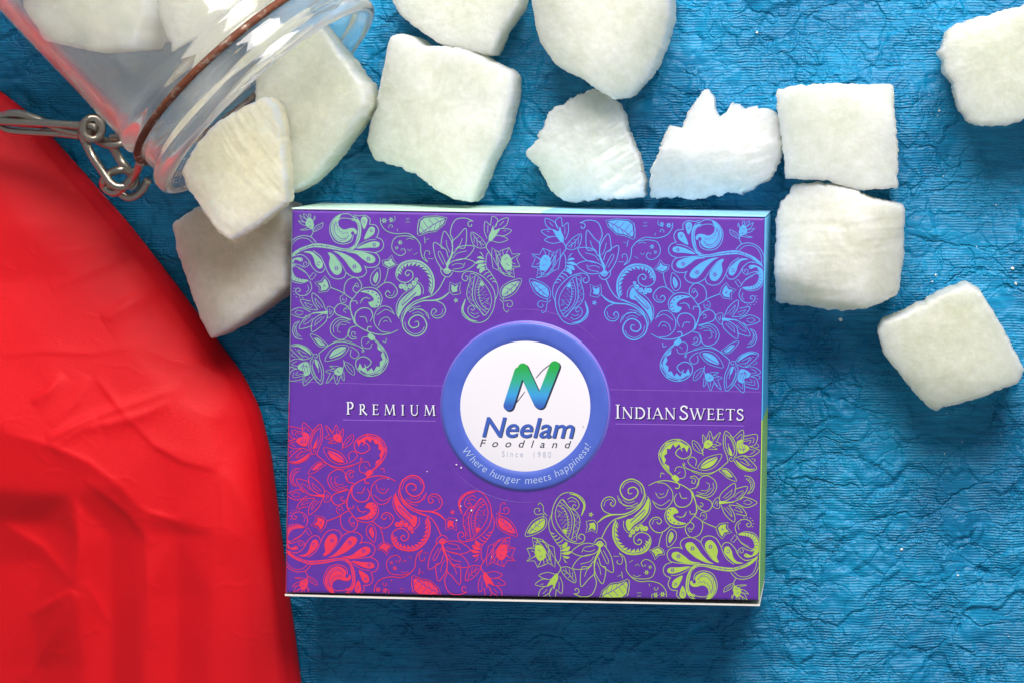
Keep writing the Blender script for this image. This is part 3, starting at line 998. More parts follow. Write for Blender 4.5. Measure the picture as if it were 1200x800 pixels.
    # side flower
    s('F', (460, 236), (490, 170), (606, 84), (606, 182), (542, 240), (480, 260), w=1.1)
    s('F', (606, 140), (724, 114), (702, 182), (640, 240), (560, 265), w=1.1)
    s('F', (660, 240), (704, 214), (818, 264), (722, 312), (622, 270), w=1.1)
    s('F', (560, 288), (650, 300), (692, 332), (716, 388), (620, 370), w=1.1)
    s('F', (480, 290), (520, 380), (602, 448), (602, 370), (552, 290), w=1.1)
    s('F', (400, 290), (420, 240), (462, 218), (466, 312), (430, 318), w=0.9, c=True)
    s('F', (420, 285), (440, 250), (444, 300), w=0.8)
    f('F', (466, 250), (520, 256), (610, 262), (560, 270), (500, 276), (464, 282))
    for a in (((495, 225), (530, 190), (578, 150)), ((515, 230), (570, 190), (585, 140)), ((600, 215), (640, 175), (690, 152)), ((620, 235), (670, 195), (692, 165)),
              ((690, 258), (730, 240), (772, 264)), ((690, 272), (740, 285), (772, 264)), ((615, 312), (650, 320), (680, 360)), ((600, 330), (650, 350), (680, 360)),
              ((505, 310), (540, 350), (580, 400)), ((530, 305), (570, 350), (582, 398))):
        s('F', *a, w=0.8)
    s('F', (698, 14), (758, 30), (792, 90), (772, 160), (726, 184), w=1.1)
    s('F', (712, 40), (752, 78), (758, 140), (730, 176), w=1.0)
    s('F', (735, 34), (775, 90), (766, 140), w=0.8)
    s('F', (430, 502), (468, 462), (546, 452), (540, 500), (584, 546), (522, 562), (490, 608), (450, 562), w=0.9, c=True, sm=False)
    f('F', (452, 505), (478, 475), (528, 468), (522, 505), (556, 540), (512, 545), (490, 585), (466, 552), sm=False)
    k('F', (478, 508), (504, 522), w=0.6)
    k('F', (490, 530), (500, 500), w=0.6)
    s('F', (300, 440), (360, 470), (435, 500), w=1.3)
    s('F', (285, 400), (298, 362), (336, 364), (344, 410), (312, 432), w=0.9)
    s('F', (305, 390), (320, 380), (322, 402), w=0.7)
    # upper serrated hook
    s('Z', (612, 275), (560, 225), (540, 172), (568, 126), (618, 114), (660, 140), (664, 175), (634, 190), (606, 170), (622, 148), (632, 160), w=1.4)
    f('Z', (600, 262), (560, 222), (542, 172), (570, 128), (618, 116), (658, 142), (650, 165), (640, 145), (628, 150), (620, 132), (605, 146), (596, 132), (585, 152), (572, 150),
      (572, 170), (560, 178), (568, 195), (562, 208), (580, 218), (582, 236), sm=False)
    k('Z', (588, 245), (556, 205), (550, 170), (575, 136), (618, 122), (648, 138), w=0.7)
    s('Z', (546, 262), (550, 245), (562, 250), w=1.0)
    s('Z', (604, 268), (640, 262), (640, 228), (612, 222), (602, 240), w=1.0)
    s('Z', (612, 250), (625, 240), w=0.8)
    f('Z', (590, 262), (604, 252), (620, 268), (612, 280), (600, 275))
    s('E', (740, 70), (770, 100), (760, 132), (728, 130), w=1.6)
    # leaves and lotus at the top corner
    s('G', (262, 462), (320, 382), (400, 346), (488, 338), (430, 442), (340, 484), w=0.9, c=True)
    f('G', (285, 456), (330, 398), (400, 368), (450, 362), (410, 430), (340, 466))
    k('G', (275, 460), (350, 412), (470, 352), w=0.9)
    s('G', (120, 420), (150, 462), (230, 492), (330, 514), (430, 492), (545, 405), w=1.2)
    s('G', (200, 492), (300, 528), (380, 520), (470, 470), w=0.8)
    s('G', (242, 442), (248, 384), (204, 358), (168, 396), (200, 442), (250, 470), w=1.0)
    s('G', (130, 410), (140, 430), (118, 438), w=0.9)
    s('G', (462, 482), (532, 468), (590, 520), (625, 585), (555, 565), (502, 522), w=0.9, c=True)
    f('G', (488, 486), (532, 482), (588, 545), (550, 545), (512, 512))
    k('G', (500, 490), (585, 555), w=0.6)
    s('G', (310, 235), (308, 150), (342, 196), w=0.9)
    s('G', (340, 196), (376, 116), (404, 190), w=0.9)
    s('G', (400, 192), (474, 126), (442, 212), w=0.9)
    s('G', (430, 214), (480, 240), (402, 262), w=0.9)
    s('G', (395, 262), (444, 288), (360, 285), w=0.9)
    f('G', (318, 260), (325, 220), (352, 200), (378, 205), (400, 222), (392, 255), (345, 280))
    for a in ((326, 185, 335, 225), (374, 150, 370, 205), (440, 160, 400, 215), (440, 240, 400, 240)):
        s('G', (a[0], a[1]), (a[2], a[3]), w=0.8)
    k('G', (350, 225), (375, 245), w=0.7)
    s('G', (320, 262), (308, 300), (312, 345), w=1.1)
    s('G', (212, 205), (226, 285), (304, 325), (272, 240), w=0.9, c=True)
    s('G', (228, 230), (285, 305), w=0.8)
    spiral('G', 575, 376, 28, 6, 0, 6.5, w=1.0)
    s('G', (545, 405), (535, 350), (505, 270), (502, 180), (526, 116), (592, 182), (624, 262), (624, 335), (600, 360), w=1.1)
    s('G', (525, 150), (520, 240), (555, 340), w=0.9)
    s('G', (530, 145), (590, 220), (608, 300), (590, 350), w=0.9)
    s('G', (545, 230), (560, 300), (585, 345), w=0.9)
    for i in range(9):
        u = i / 8
        s('G', (560 + 40 * u, 180 + 120 * u - 10), (582 + 38 * u, 172 + 120 * u - 10), w=0.8)
    f('G', (548, 260), (575, 300), (585, 345), (562, 340))
    s('G', (592, 182), (684, 106), (692, 215), w=1.0)
    s('G', (625, 190), (672, 145), (676, 210), w=0.8)
    s('G', (690, 165), (816, 150), (802, 240), (745, 262), w=1.0)
    s('G', (700, 195), (785, 180), (778, 230), w=0.8)
    s('G', (690, 215), (760, 205), (740, 240), w=0.8)
    s('G', (755, 262), (840, 300), (772, 352), (690, 345), w=1.0)
    s('G', (730, 285), (800, 300), (750, 335), w=0.8)
    s('G', (820, 235), (835, 262), (800, 275), w=0.8)
    f('G', (630, 215), (680, 195), (690, 240), (725, 250), (745, 285), (700, 320), (650, 325), (632, 270))
    for a in ((645, 230, 665, 300), (670, 220, 690, 300), (700, 255, 690, 310), (640, 280, 690, 290), (715, 275, 690, 300)):
        k('G', (a[0], a[1]), (a[2], a[3]), w=0.6)
    s('G', (600, 372), (690, 348), (762, 398), (814, 468), (742, 492), (650, 456), (600, 394), w=1.1)
    f('G', (615, 385), (660, 420), (740, 468), (800, 466), (740, 485), (655, 450))
    s('G', (640, 375), (700, 385), (740, 440), (660, 400), w=0.9)
    for i in range(6):
        s('G', (700 + 14 * i, 362 + 16 * i), (716 + 12 * i, 352 + 17 * i) if False else (690 + 14 * i, 378 + 14 * i), w=0.8)
    s('G', (765, 372), (800, 385), (790, 405), w=0.8)
    # leaf and berry spray at the lower edge
    s('B', (22, 672), (46, 612), (130, 542), (205, 532), (286, 502), (302, 545), (288, 650), (240, 684), (120, 690), w=0.9, c=True, sm=False)
    f('B', (38, 664), (60, 616), (130, 556), (205, 545), (270, 520), (285, 550), (272, 640), (232, 672), (120, 680), sm=False)
    k('B', (34, 664), (160, 602), (284, 516), w=0.9)
    for a in ((80, 642, 96, 590), (125, 620, 146, 558), (170, 596, 192, 548), (215, 566, 236, 536), (100, 636, 140, 672), (150, 608, 195, 660), (200, 576, 246, 640), (240, 548, 275, 590)):
        k('B', (a[0], a[1]), (a[2], a[3]), w=0.6)
    s('B', (205, 258), (250, 295), (270, 360), (275, 425), (330, 492), (400, 526), (500, 522), (592, 550), (642, 612), (648, 670), w=1.2)
    s('B', (300, 465), (340, 490), (430, 502), (512, 482), (542, 402), (512, 342), (452, 318), (412, 350), (430, 388), w=1.1)
    s('B', (335, 465), (370, 480), (405, 468), w=0.8)
    for a in ((462, 440, 26), (495, 390, 20), (612, 645, 30), (548, 655, 26), (448, 375, 14)):
        star('B', a[0], a[1], a[2], kind=1, pts=6)
        k('B', (a[0] - 5, a[1] - 3), (a[0] + 5, a[1] + 3), w=1.3)
    spiral('B', 545, 588, 26, 5, -0.5, 4.6, w=0.9)
    s('B', (485, 545), (492, 570), w=0.8)
    s('B', (515, 690), (512, 650), (560, 630), w=0.9)
    s('B', (236, 495), (228, 432), w=1.0)
    s('B', (190, 478), (222, 462), w=0.7)
    s('B', (206, 262), (236, 310), (222, 362), (186, 352), (190, 326), w=1.0)
    s('B', (150, 288), (200, 290), w=0.8)
    s('B', (300, 510), (298, 600), (280, 660), w=0.9)
    s('B', (300, 345), (335, 325), w=0.7)
    s('B', (355, 380), (375, 362), (395, 380), w=0.7)
    s('B', (370, 632), (412, 632), w=0.7)
    s('B', (375, 660), (410, 662), w=0.7)


ornament()


def corner(name, m, sx, sy, label, gain):
    ink, kk, top = Ink(), Ink(), Ink()
    for kind, tile, pts, w, closed, tp, sm in ORN:
        ox, oy, sc = TILE[tile]
        q = []
        for a, b in pts:
            u, v = L(ox + a / sc, oy + b / sc)
            if sx < 0:
                u += 4.5 * KF
            if sy < 0:
                v += 5.0 * KF
            q.append((u * sx, v * sy))
        if kind == 's':
            ink.stroke(q, w * KF * gain * 0.70, closed, tp, sm)
        elif kind == 'f':
            ink.fill(q, sm)
        elif kind == 'ff':
            top.fill(q, sm)
        elif kind == 'k':
            kk.stroke(q, w * KF, closed, 0, sm)
        elif kind == 'kf':
            kk.fill(q, sm)
    o = ink.build('floral_print', m, box)
    tag(o, label)
    dz = 0.0
    kk.build('print_gap', M_PURPLE, o)
    top.build('print_dot', m, o)


# the gaps are laid over the fills, so each corner takes its own span of heights
for nm, m_, sx, sy, lb, g in (('floral_print', ink_mat('ink_lime', LIME), 1, 1, 'lime green peacock and flower print in the lower right corner', 1.0),
                              ('floral_print', ink_mat('ink_red', RED), -1, 1, 'red peacock and flower print in the lower left corner', 1.1),
                              ('floral_print', ink_mat('ink_blue', BLUE), 1, -1, 'sky blue peacock and flower print in the upper right corner', 1.05),
                              ('floral_print', ink_mat('ink_green', GREEN), -1, -1, 'sea green peacock and flower print in the upper left corner', 1.0)):
    INKZ[0] = BH + 0.00003
    corner(nm, m_, sx, sy, lb, g)

# ---- round emblem, embossed
ECX, ECY = L(615.7, 475.6)
RO, RI = 97.3 * KF, 77.3 * KF
EZ = BH + 0.0007


def ring_profile(name, prof, m, parent, n=128):
    V, Fc = [], []
    for i in range(n):
        a = 2 * math.pi * i / n
        for r, z in prof:
            V.append((ECX + r * math.cos(a), ECY + r * math.sin(a), z))
    q = len(prof)
    for i in range(n):
        j = (i + 1) % n
        for t in range(q - 1):
            Fc.append((i * q + t, j * q + t, j * q + t + 1, i * q + t + 1))
    return obj(name, mesh(name, V, Fc), m, parent, smooth=True)


def ring_build(ns, ls, tc):
    n = node(ns, 'ShaderNodeTexNoise', Scale=180.0, Detail=3.0)
    ls.new(tc.outputs['Object'], n.inputs['Vector'])
    return mix_col(ns, ls, n.outputs['Fac'], srgb(66, 88, 180), srgb(84, 106, 200))


M_RING = card_material('emblem_blue', ring_build)
emb = ring_profile('emblem', [(RO + 0.0007, BH + 0.00001), (RO + 0.0004, BH + 0.00015), (RO + 0.0001, BH + 0.0005), (RO - 0.0003, EZ), (RO - 0.0012, EZ + 0.00008),
                              (RI + 0.0014, EZ), (RI + 0.0005, EZ - 0.0001), (RI - 0.0001, EZ - 0.0004), (RI - 0.0003, EZ - 0.00045)], M_RING, box)
tag(emb, 'raised blue ring round the white emblem')
M_WHITE, _, _, _ = mat('emblem_white', srgb(226, 221, 230), 0.4)
ring_profile('emblem_disc', [(RI + 0.0001, EZ - 0.0005), (RI - 0.0006, EZ - 0.00042), (RI * 0.6, EZ - 0.00042), (RI * 0.2, EZ - 0.00042), (0.0, EZ - 0.00042)], M_WHITE, emb)
M_RIM, _, _, _ = mat('rim_highlight_purple', srgb(150, 112, 208), 0.35)  # highlight along the embossed bevel, painted as a lighter purple
ring_profile('rim_highlight', [(RO + 0.00045, BH + 0.00018), (RO + 0.00035, BH + 0.00032), (RO + 0.00015, BH + 0.00052)], M_RIM, emb)
ring_profile('emboss_line', [(RO * 1.155, BH + 0.00001), (RO * 1.159, BH + 0.00009), (RO * 1.163, BH + 0.00001)], M_PURPLE, box)


def flat(px, py, z):
    a, b = L(px, py)
    return Vector((a, b, z))


# the emblem's letter mark
def letter_mark():
    m, ns, ls, b = mat('mark_green_blue', (0, 0.5, 0.5, 1), 0.35)
    tc = node(ns, 'ShaderNodeTexCoord')
    sp = node(ns, 'ShaderNodeSeparateXYZ')
    ls.new(tc.outputs['Object'], sp.inputs[0])
    mr = node(ns, 'ShaderNodeMapRange')
    y_top, y_bot = L(620, 422)[1], L(620, 480)[1]
    mr.inputs[1].default_value, mr.inputs[2].default_value = y_bot, y_top
    ls.new(sp.outputs[1], mr.inputs[0])
    cr = node(ns, 'ShaderNodeValToRGB')
    ls.new(mr.outputs[0], cr.inputs[0])
    e0, e1 = cr.color_ramp.elements
    e0.position, e0.color = 0.08, srgb(52, 92, 176)
    e1.position, e1.color = 0.85, srgb(40, 160, 70)
    e2 = cr.color_ramp.elements.new(0.3)
    e2.color = srgb(60, 150, 214)
    e3 = cr.color_ramp.elements.new(0.58)
    e3.color = srgb(50, 164, 136)
    ls.new(cr.outputs[0], b.inputs['Base Color'])
    md_, _, _, _ = mat('mark_shadow_ink', srgb(36, 46, 74), 0.4)

    def zp(x, y):
        return (500 + x / 3.81, 370 + y / 3.81)

    def ribbon(off, w, z, m_, name, parent):
        ink = Ink()
        for seg in (((366, 398), (414, 248)), ((430, 232), (502, 388)), ((506, 390), (572, 222))):
            a, b_ = [L(*zp(x + off[0], y + off[1])) for x, y in seg]
            d = Vector((b_[0] - a[0], b_[1] - a[1], 0)).normalized()
            nn = Vector((-d.y, d.x, 0))
            pts = []
            for c, sg in ((a, -1), (b_, 1)):
                base_an = math.atan2(d.y * sg, d.x * sg)
                for i in range(9):
                    an = base_an - math.pi / 2 + math.pi * i / 8
                    pts.append((c[0] + w * math.cos(an), c[1] + w * math.sin(an)))
            INKZ[0] = z
            z += 2e-6
            ink.fill(pts, smooth=False)
        return ink.build(name, m_, parent)
    z0 = EZ - 0.00042
    sh = ribbon((6, 5), 23.5 / 3.81 * KF, z0 + 0.00004, md_, 'mark_edge', emb)
    ribbon((0, 0), 22.5 / 3.81 * KF, z0 + 0.00009, m, 'letter_mark', emb)
    ink = Ink()
    INKZ[0] = z0 + 0.00013
    ink.stroke([L(*zp(x, y)) for x, y in ((388, 400), (412, 372), (440, 335))], 0.9 * KF, taper=0.6)
    ink.stroke([L(*zp(x, y)) for x, y in ((488, 276), (520, 240), (556, 212))], 0.9 * KF, taper=0.6)
    ink.build('mark_line', md_, emb)


letter_mark()


def text_mesh(body, offset=0.0, shear=0.0, spacing=1.0):
    cu = bpy.data.curves.new('text', 'FONT')
    cu.body = body
    cu.size = 1.0
    cu.shear = shear
    cu.offset = offset
    cu.space_character = spacing
    cu.resolution_u = 4
    to = bpy.data.objects.new('text', cu)
    COL.objects.link(to)
    dg = bpy.context.evaluated_depsgraph_get()
    me = bpy.data.meshes.new_from_object(to.evaluated_get(dg))
    bpy.data.objects.remove(to)
    bpy.data.curves.remove(cu)
    return me


def put_text(name, body, x0, x1, base, cap, z, m, parent, offset=0.0, shear=0.0, spacing=1.0):
    """Print a line between photo pixels x0 and x1 with its baseline at y = base and letters cap px tall."""
    me = text_mesh(body, offset, shear, spacing)
    co = np.zeros(len(me.vertices) * 3)
    me.vertices.foreach_get('co', co)
    co = co.reshape(-1, 3)
    mn, mx = co[:, 0].min(), co[:, 0].max()
    hi = co[:, 1].max()
    u = (co[:, 0] - mn) / (mx - mn)
    ax, ay = L(x0, base)
    W_ = (x1 - x0) * KF
    co2 = np.stack([ax + u * W_, ay + co[:, 1] / hi * cap * KF, np.full(len(u), z)], -1)
    me.vertices.foreach_set('co', co2.ravel())
    me.update()
    return obj(name, me, m, parent)


ZT = EZ - 0.00042 + 0.00006
M_TBLUE = ink_mat('ink_name_blue', srgb(62, 92, 178))
M_TDARK = ink_mat('ink_dark', srgb(58, 62, 84))
M_TGREY = ink_mat('ink_grey', srgb(176, 182, 202))
M_TWHITE = ink_mat('ink_white', srgb(226, 226, 240))
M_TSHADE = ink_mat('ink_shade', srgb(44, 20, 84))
put_text('name_text_edge', 'Neelam', 566.2, 674.2, 511.6, 23, ZT - 0.00002, M_TDARK, emb, 0.010, 0.22, 1.0)
put_text('name_text', 'Neelam', 565.2, 673.0, 510.8, 23, ZT, M_TBLUE, emb, 0.012, 0.22, 1.0)
put_text('small_text', 'Foodland', 562.5, 669.5, 522.6, 8.4, ZT, M_TDARK, emb, 0.004, 0.25, 2.1)
put_text('small_text', 'Since  1980', 588.5, 646, 534.2, 6.6, ZT, M_TGREY, emb, 0.0, 0.0, 1.5)
put_text('small_text', 'R', 682.5, 684.8, 500.6, 2.4, ZT, M_TGREY, emb)


def arc_text():
    body = 'Where hunger meets happiness!'
    widths = []
    meshes = []
    for ch in body:
        if ch == ' ':
            meshes.append(None)
            widths.append(0.34)
            continue
        me = text_mesh(ch, -0.004, 0.12)
        co = np.zeros(len(me.vertices) * 3)
        me.vertices.foreach_get('co', co)
        co = co.reshape(-1, 3)
        meshes.append((me, co))
        widths.append(co[:, 0].max() - co[:, 0].min() + 0.10)
    tot = sum(widths)
    a0, a1 = math.radians(180 + 35.2), math.radians(360 - 29.5)
    R = 90.4 * KF
    sc = (a1 - a0) * R / tot
    acc = 0.0
    V, Fc = [], []
    z = EZ + 0.00014
    for item, wd in zip(meshes, widths):
        if item is not None:
            me, co = item
            x0 = co[:, 0].min()
            an = a0 + (acc + wd * 0.5) * sc / R
            base = len(V)
            for c in co:
                lx = (c[0] - x0 - (wd - 0.10) * 0.5) * sc
                ly = c[1] * sc * 0.98
                r = R - ly
                aa = an + lx / R
                V.append((ECX + r * math.cos(aa), ECY + r * math.sin(aa), z))
            Fc += [tuple(base + i for i in p.vertices) for p in me.polygons]
            # small slab serifs at the feet of the stems
            if item is not None and co[:, 1].min() > -0.05:
                for side in (0.0, 1.0):
                    pass
            bpy.data.meshes.remove(me)
        acc += wd
    obj('motto_text', mesh('motto_text', V, Fc), ink_mat('ink_pale_blue', srgb(172, 190, 232)), emb)


arc_text()

# ---- serif capitals, drawn as thick and thin strokes with serifs (unit: cap height = 1)
def glyph(ch):
    TK, TN, SF = 0.125, 0.055, 0.045
    st = []      # (points, width)

    def stem(x, y0=0.0, y1=1.0, w=TK, top=True, bot=True, x1=None):
        x1 = x if x1 is None else x1
        st.append(([(x, y0), (x1, y1)], w))
        if bot:
            st.append(([(x - w * 0.5 - 0.08, y0 + 0.02), (x + w * 0.5 + 0.08, y0 + 0.02)], SF))
        if top:
            st.append(([(x1 - w * 0.5 - 0.08, y1 - 0.02), (x1 + w * 0.5 + 0.08, y1 - 0.02)], SF))

    def arc(cx, cy, rx, ry, a0, a1, w=TK, n=12):
        st.append(([(cx + rx * math.cos(math.radians(a0 + (a1 - a0) * i / n)), cy + ry * math.sin(math.radians(a0 + (a1 - a0) * i / n))) for i in range(n + 1)], w))
    wd = 0.6
    if ch == 'I':
        stem(0.2)
        wd = 0.4
    elif ch == 'P':
        stem(0.18)
        st.append(([(0.18, 0.97), (0.36, 0.97)], TN))
        st.append(([(0.18, 0.47), (0.36, 0.47)], TN))
        arc(0.36, 0.72, 0.20, 0.25, 90, -90, 0.12)
        wd = 0.64
    elif ch == 'R':
        stem(0.18)
        st.append(([(0.18, 0.97), (0.36, 0.97)], TN))
        st.append(([(0.18, 0.50), (0.36, 0.50)], TN))
        arc(0.36, 0.735, 0.19, 0.235, 90, -90, 0.12)
        st.append(([(0.34, 0.5), (0.55, 0.22), (0.80, -0.03)], 0.13))
        wd = 0.80
    elif ch == 'E':
        stem(0.18)
        for y, x in ((0.97, 0.58), (0.52, 0.52), (0.03, 0.62)):
            st.append(([(0.18, y), (x, y)], TN))
        st.append(([(0.58, 1.0), (0.58, 0.84)], SF))
        st.append(([(0.61, 0.0), (0.64, 0.17)], SF))
        st.append(([(0.52, 0.60), (0.52, 0.44)], SF))
        wd = 0.70
    elif ch == 'M':
        stem(0.12, w=TN, x1=0.20)
        st.append(([(0.20, 1.0), (0.56, 0.05)], TK))
        st.append(([(0.56, 0.05), (0.90, 1.0)], TN))
        stem(1.0, w=TK, x1=0.92)
        wd = 1.14
    elif ch == 'U':
        stem(0.18, y0=0.32, bot=False)
        arc(0.46, 0.32, 0.28, 0.31, 180, 360, 0.09)
        stem(0.74, y0=0.32, bot=False, w=TN)
        wd = 0.90
    elif ch == 'N':
        stem(0.16, w=TN)
        st.append(([(0.14, 1.0), (0.80, 0.0)], TK))
        stem(0.80, w=TN, bot=False)
        wd = 0.96
    elif ch == 'D':
        stem(0.18)
        st.append(([(0.18, 0.97), (0.40, 0.97)], TN))
        st.append(([(0.18, 0.03), (0.40, 0.03)], TN))
        arc(0.40, 0.5, 0.42, 0.47, 90, -90, 0.13)
        wd = 0.92
    elif ch == 'A':
        stem(0.08, w=TN, x1=0.42, top=False)
        stem(0.80, w=TK, x1=0.42, top=False)
        st.append(([(0.22, 0.36), (0.66, 0.36)], TN))
        wd = 0.90
    elif ch == 'S':
        st.append(([(0.52, 0.80), (0.44, 0.94), (0.28, 0.97), (0.14, 0.86), (0.15, 0.68), (0.32, 0.54), (0.50, 0.40), (0.54, 0.22), (0.42, 0.06), (0.24, 0.02), (0.10, 0.10), (0.06, 0.24)], 0.11))
        st.append(([(0.53, 0.97), (0.53, 0.78)], SF))
        st.append(([(0.06, 0.24), (0.06, 0.02)], SF))
        wd = 0.64
    elif ch == 'W':
        for x0, x1, w in ((0.10, 0.38, TK), (0.68, 0.38, TN), (0.60, 0.90, TK), (1.20, 0.90, TN)):
            st.append(([(x0, 1.0), (x1, 0.0)], w))
        for x in (0.10, 0.62, 1.20):
            st.append(([(x - 0.12, 0.98), (x + 0.12, 0.98)], SF))
        wd = 1.30
    elif ch == 'T':
        stem(0.40, top=False)
        st.append(([(0.04, 0.97), (0.76, 0.97)], TN))
        st.append(([(0.05, 1.0), (0.05, 0.82)], SF))
        st.append(([(0.75, 1.0), (0.75, 0.82)], SF))
        wd = 0.80
    return st, wd


def capitals(words, x0, x1, base0, base1, big, small, track):
    """Small-capital line from (x0, base0) to (x1, base1); first letter of a word is larger."""
    items, acc = [], 0.0
    for wi, wtxt in enumerate(words):
        for i, ch in enumerate(wtxt):
            st, wd = glyph(ch)
            hgt = big if i == 0 else small
            items.append((st, acc, hgt))
            acc += wd * hgt + track
        acc += small * 0.18
    acc -= track + small * 0.18
    kx = (x1 - x0) / acc
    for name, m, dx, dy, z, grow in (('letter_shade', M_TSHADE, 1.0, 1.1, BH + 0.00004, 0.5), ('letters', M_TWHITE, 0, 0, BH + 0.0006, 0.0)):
        ink = Ink()
        INKZ[0] = BH + (0.00004 if grow else 0.00012)
        for st, ax, hgt in items:
            for pts, w in st:
                q = []
                for a, b_ in pts:
                    px = x0 + (ax + a * hgt) * kx + dx
                    py = base0 + (base1 - base0) * (px - x0) / (x1 - x0) - b_ * hgt + dy
                    q.append(L(px, py))
                ink.stroke(q, (w * hgt * 1.0 + grow) * KF, smooth=len(q) > 2, n=3)
        ink.build(name, m, box)


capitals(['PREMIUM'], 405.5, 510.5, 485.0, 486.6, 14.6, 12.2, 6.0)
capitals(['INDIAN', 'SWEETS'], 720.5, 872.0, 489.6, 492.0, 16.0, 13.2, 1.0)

# faint raised rules under the words and the score line of the carton
M_RULE, _, _, _ = mat('rule_ink', srgb(140, 96, 200), 0.4)
for a, b_, w in (((402, 491.6), (511, 493), 0.9), ((721, 496.2), (872, 498.6), 0.9), ((345, 447), (520, 452), 0.5), ((712, 456), (893, 459), 0.5)):
    ink = Ink()
    INKZ[0] = BH + 0.00004
    ink.stroke([L(*a), L(*b_)], w * KF, smooth=False)
    ink.build('ruled_line', M_RULE, box)


# ------------------------------------------------------------------ candy
def candy_material():
    m, ns, ls, b = mat('petha_candy', (0.9, 0.9, 0.85, 1), 0.42, 0, 0.5)
    oi = node(ns, 'ShaderNodeObjectInfo')
    tc = node(ns, 'ShaderNodeTexCoord')
    n1 = node(ns, 'ShaderNodeTexNoise', Scale=90.0, Detail=5.0, Roughness=0.65)
    ls.new(tc.outputs['Object'], n1.inputs['Vector'])
    r = node(ns, 'ShaderNodeValToRGB')
    ls.new(n1.outputs['Fac'], r.inputs[0])
    r.color_ramp.elements[0].position, r.color_ramp.elements[0].color = 0.32, (0.82, 0.845, 0.79, 1)
    r.color_ramp.elements[1].position, r.color_ramp.elements[1].color = 0.66, (1.0, 1.0, 1.0, 1)
    n3 = node(ns, 'ShaderNodeTexNoise', Scale=420.0, Detail=3.0, Roughness=0.7)
    ls.new(tc.outputs['Object'], n3.inputs['Vector'])
    r3 = node(ns, 'ShaderNodeValToRGB')
    ls.new(n3.outputs['Fac'], r3.inputs[0])
    r3.color_ramp.elements[0].position, r3.color_ramp.elements[0].color = 0.42, (0.955, 0.955, 0.945, 1)
    r3.color_ramp.elements[1].position, r3.color_ramp.elements[1].color = 0.66, (1.05, 1.05, 1.05, 1)
    c1 = mix_col(ns, ls, 1.0, oi.outputs['Color'], r.outputs[0], 'MULTIPLY')
    c2_ = mix_col(ns, ls, 1.0, c1, r3.outputs[0], 'MULTIPLY')
    # dry sugar crust along the cut edges and in patches
    at = node(ns, 'ShaderNodeAttribute', attribute_name='crust')
    nc = node(ns, 'ShaderNodeTexNoise', Scale=150.0, Detail=6.0, Roughness=0.75)
    ls.new(tc.outputs['Object'], nc.inputs['Vector'])
    mrc = node(ns, 'ShaderNodeMapRange')
    mrc.inputs[1].default_value, mrc.inputs[2].default_value = 0.64, 0.86
    cs = math_node(ns, ls, 'ADD', math_node(ns, ls, 'MULTIPLY', at.outputs['Fac'], 0.28), nc.outputs['Fac'])
    ls.new(cs, mrc.inputs[0])
    ls.new(mix_col(ns, ls, mrc.outputs[0], c2_, (0.90, 0.90, 0.88, 1)), b.inputs['Base Color'])
    b.subsurface_method = 'RANDOM_WALK' if hasattr(b, 'subsurface_method') else b.subsurface_method
    b.inputs['Subsurface Weight'].default_value = 0.9
    b.inputs['Transmission Weight'].default_value = 0.30
    b.inputs['IOR'].default_value = 1.38
    b.inputs['Subsurface Radius'].default_value = (1.0, 0.95, 0.72)
    b.inputs['Subsurface Scale'].default_value = 0.026
    # fibrous, sugary surface
    mp = node(ns, 'ShaderNodeMapping')
    mp.inputs['Scale'].default_value = (90, 420, 200)
    mp.inputs['Rotation'].default_value = (0, 0, 0.5)
    ls.new(tc.outputs['Object'], mp.inputs['Vector'])
    n2 = node(ns, 'ShaderNodeTexNoise', Scale=1.0, Detail=4.0)
    ls.new(mp.outputs[0], n2.inputs['Vector'])
    v = node(ns, 'ShaderNodeTexVoronoi', Scale=900.0)
    ls.new(tc.outputs['Object'], v.inputs['Vector'])
    h = math_node(ns, ls, 'ADD', math_node(ns, ls, 'MULTIPLY', n2.outputs['Fac'], 0.7),
                  math_node(ns, ls, 'ADD', math_node(ns, ls, 'MULTIPLY', v.outputs['Distance'], 0.28), math_node(ns, ls, 'MULTIPLY', n3.outputs['Fac'], 0.8)))
    bp = node(ns, 'ShaderNodeBump', Strength=0.42, Distance=0.0005)
    ls.new(h, bp.inputs['Height'])
    ls.new(bp.outputs[0], b.inputs['Normal'])
    rr = node(ns, 'ShaderNodeMapRange')
    rr.inputs[3].default_value, rr.inputs[4].default_value = 0.28, 0.55
    ls.new(n1.outputs['Fac'], rr.inputs[0])
    ls.new(rr.outputs[0], b.inputs['Roughness'])
    return m


M_CANDY = candy_material()
GROUP = 'pieces of white candied gourd'


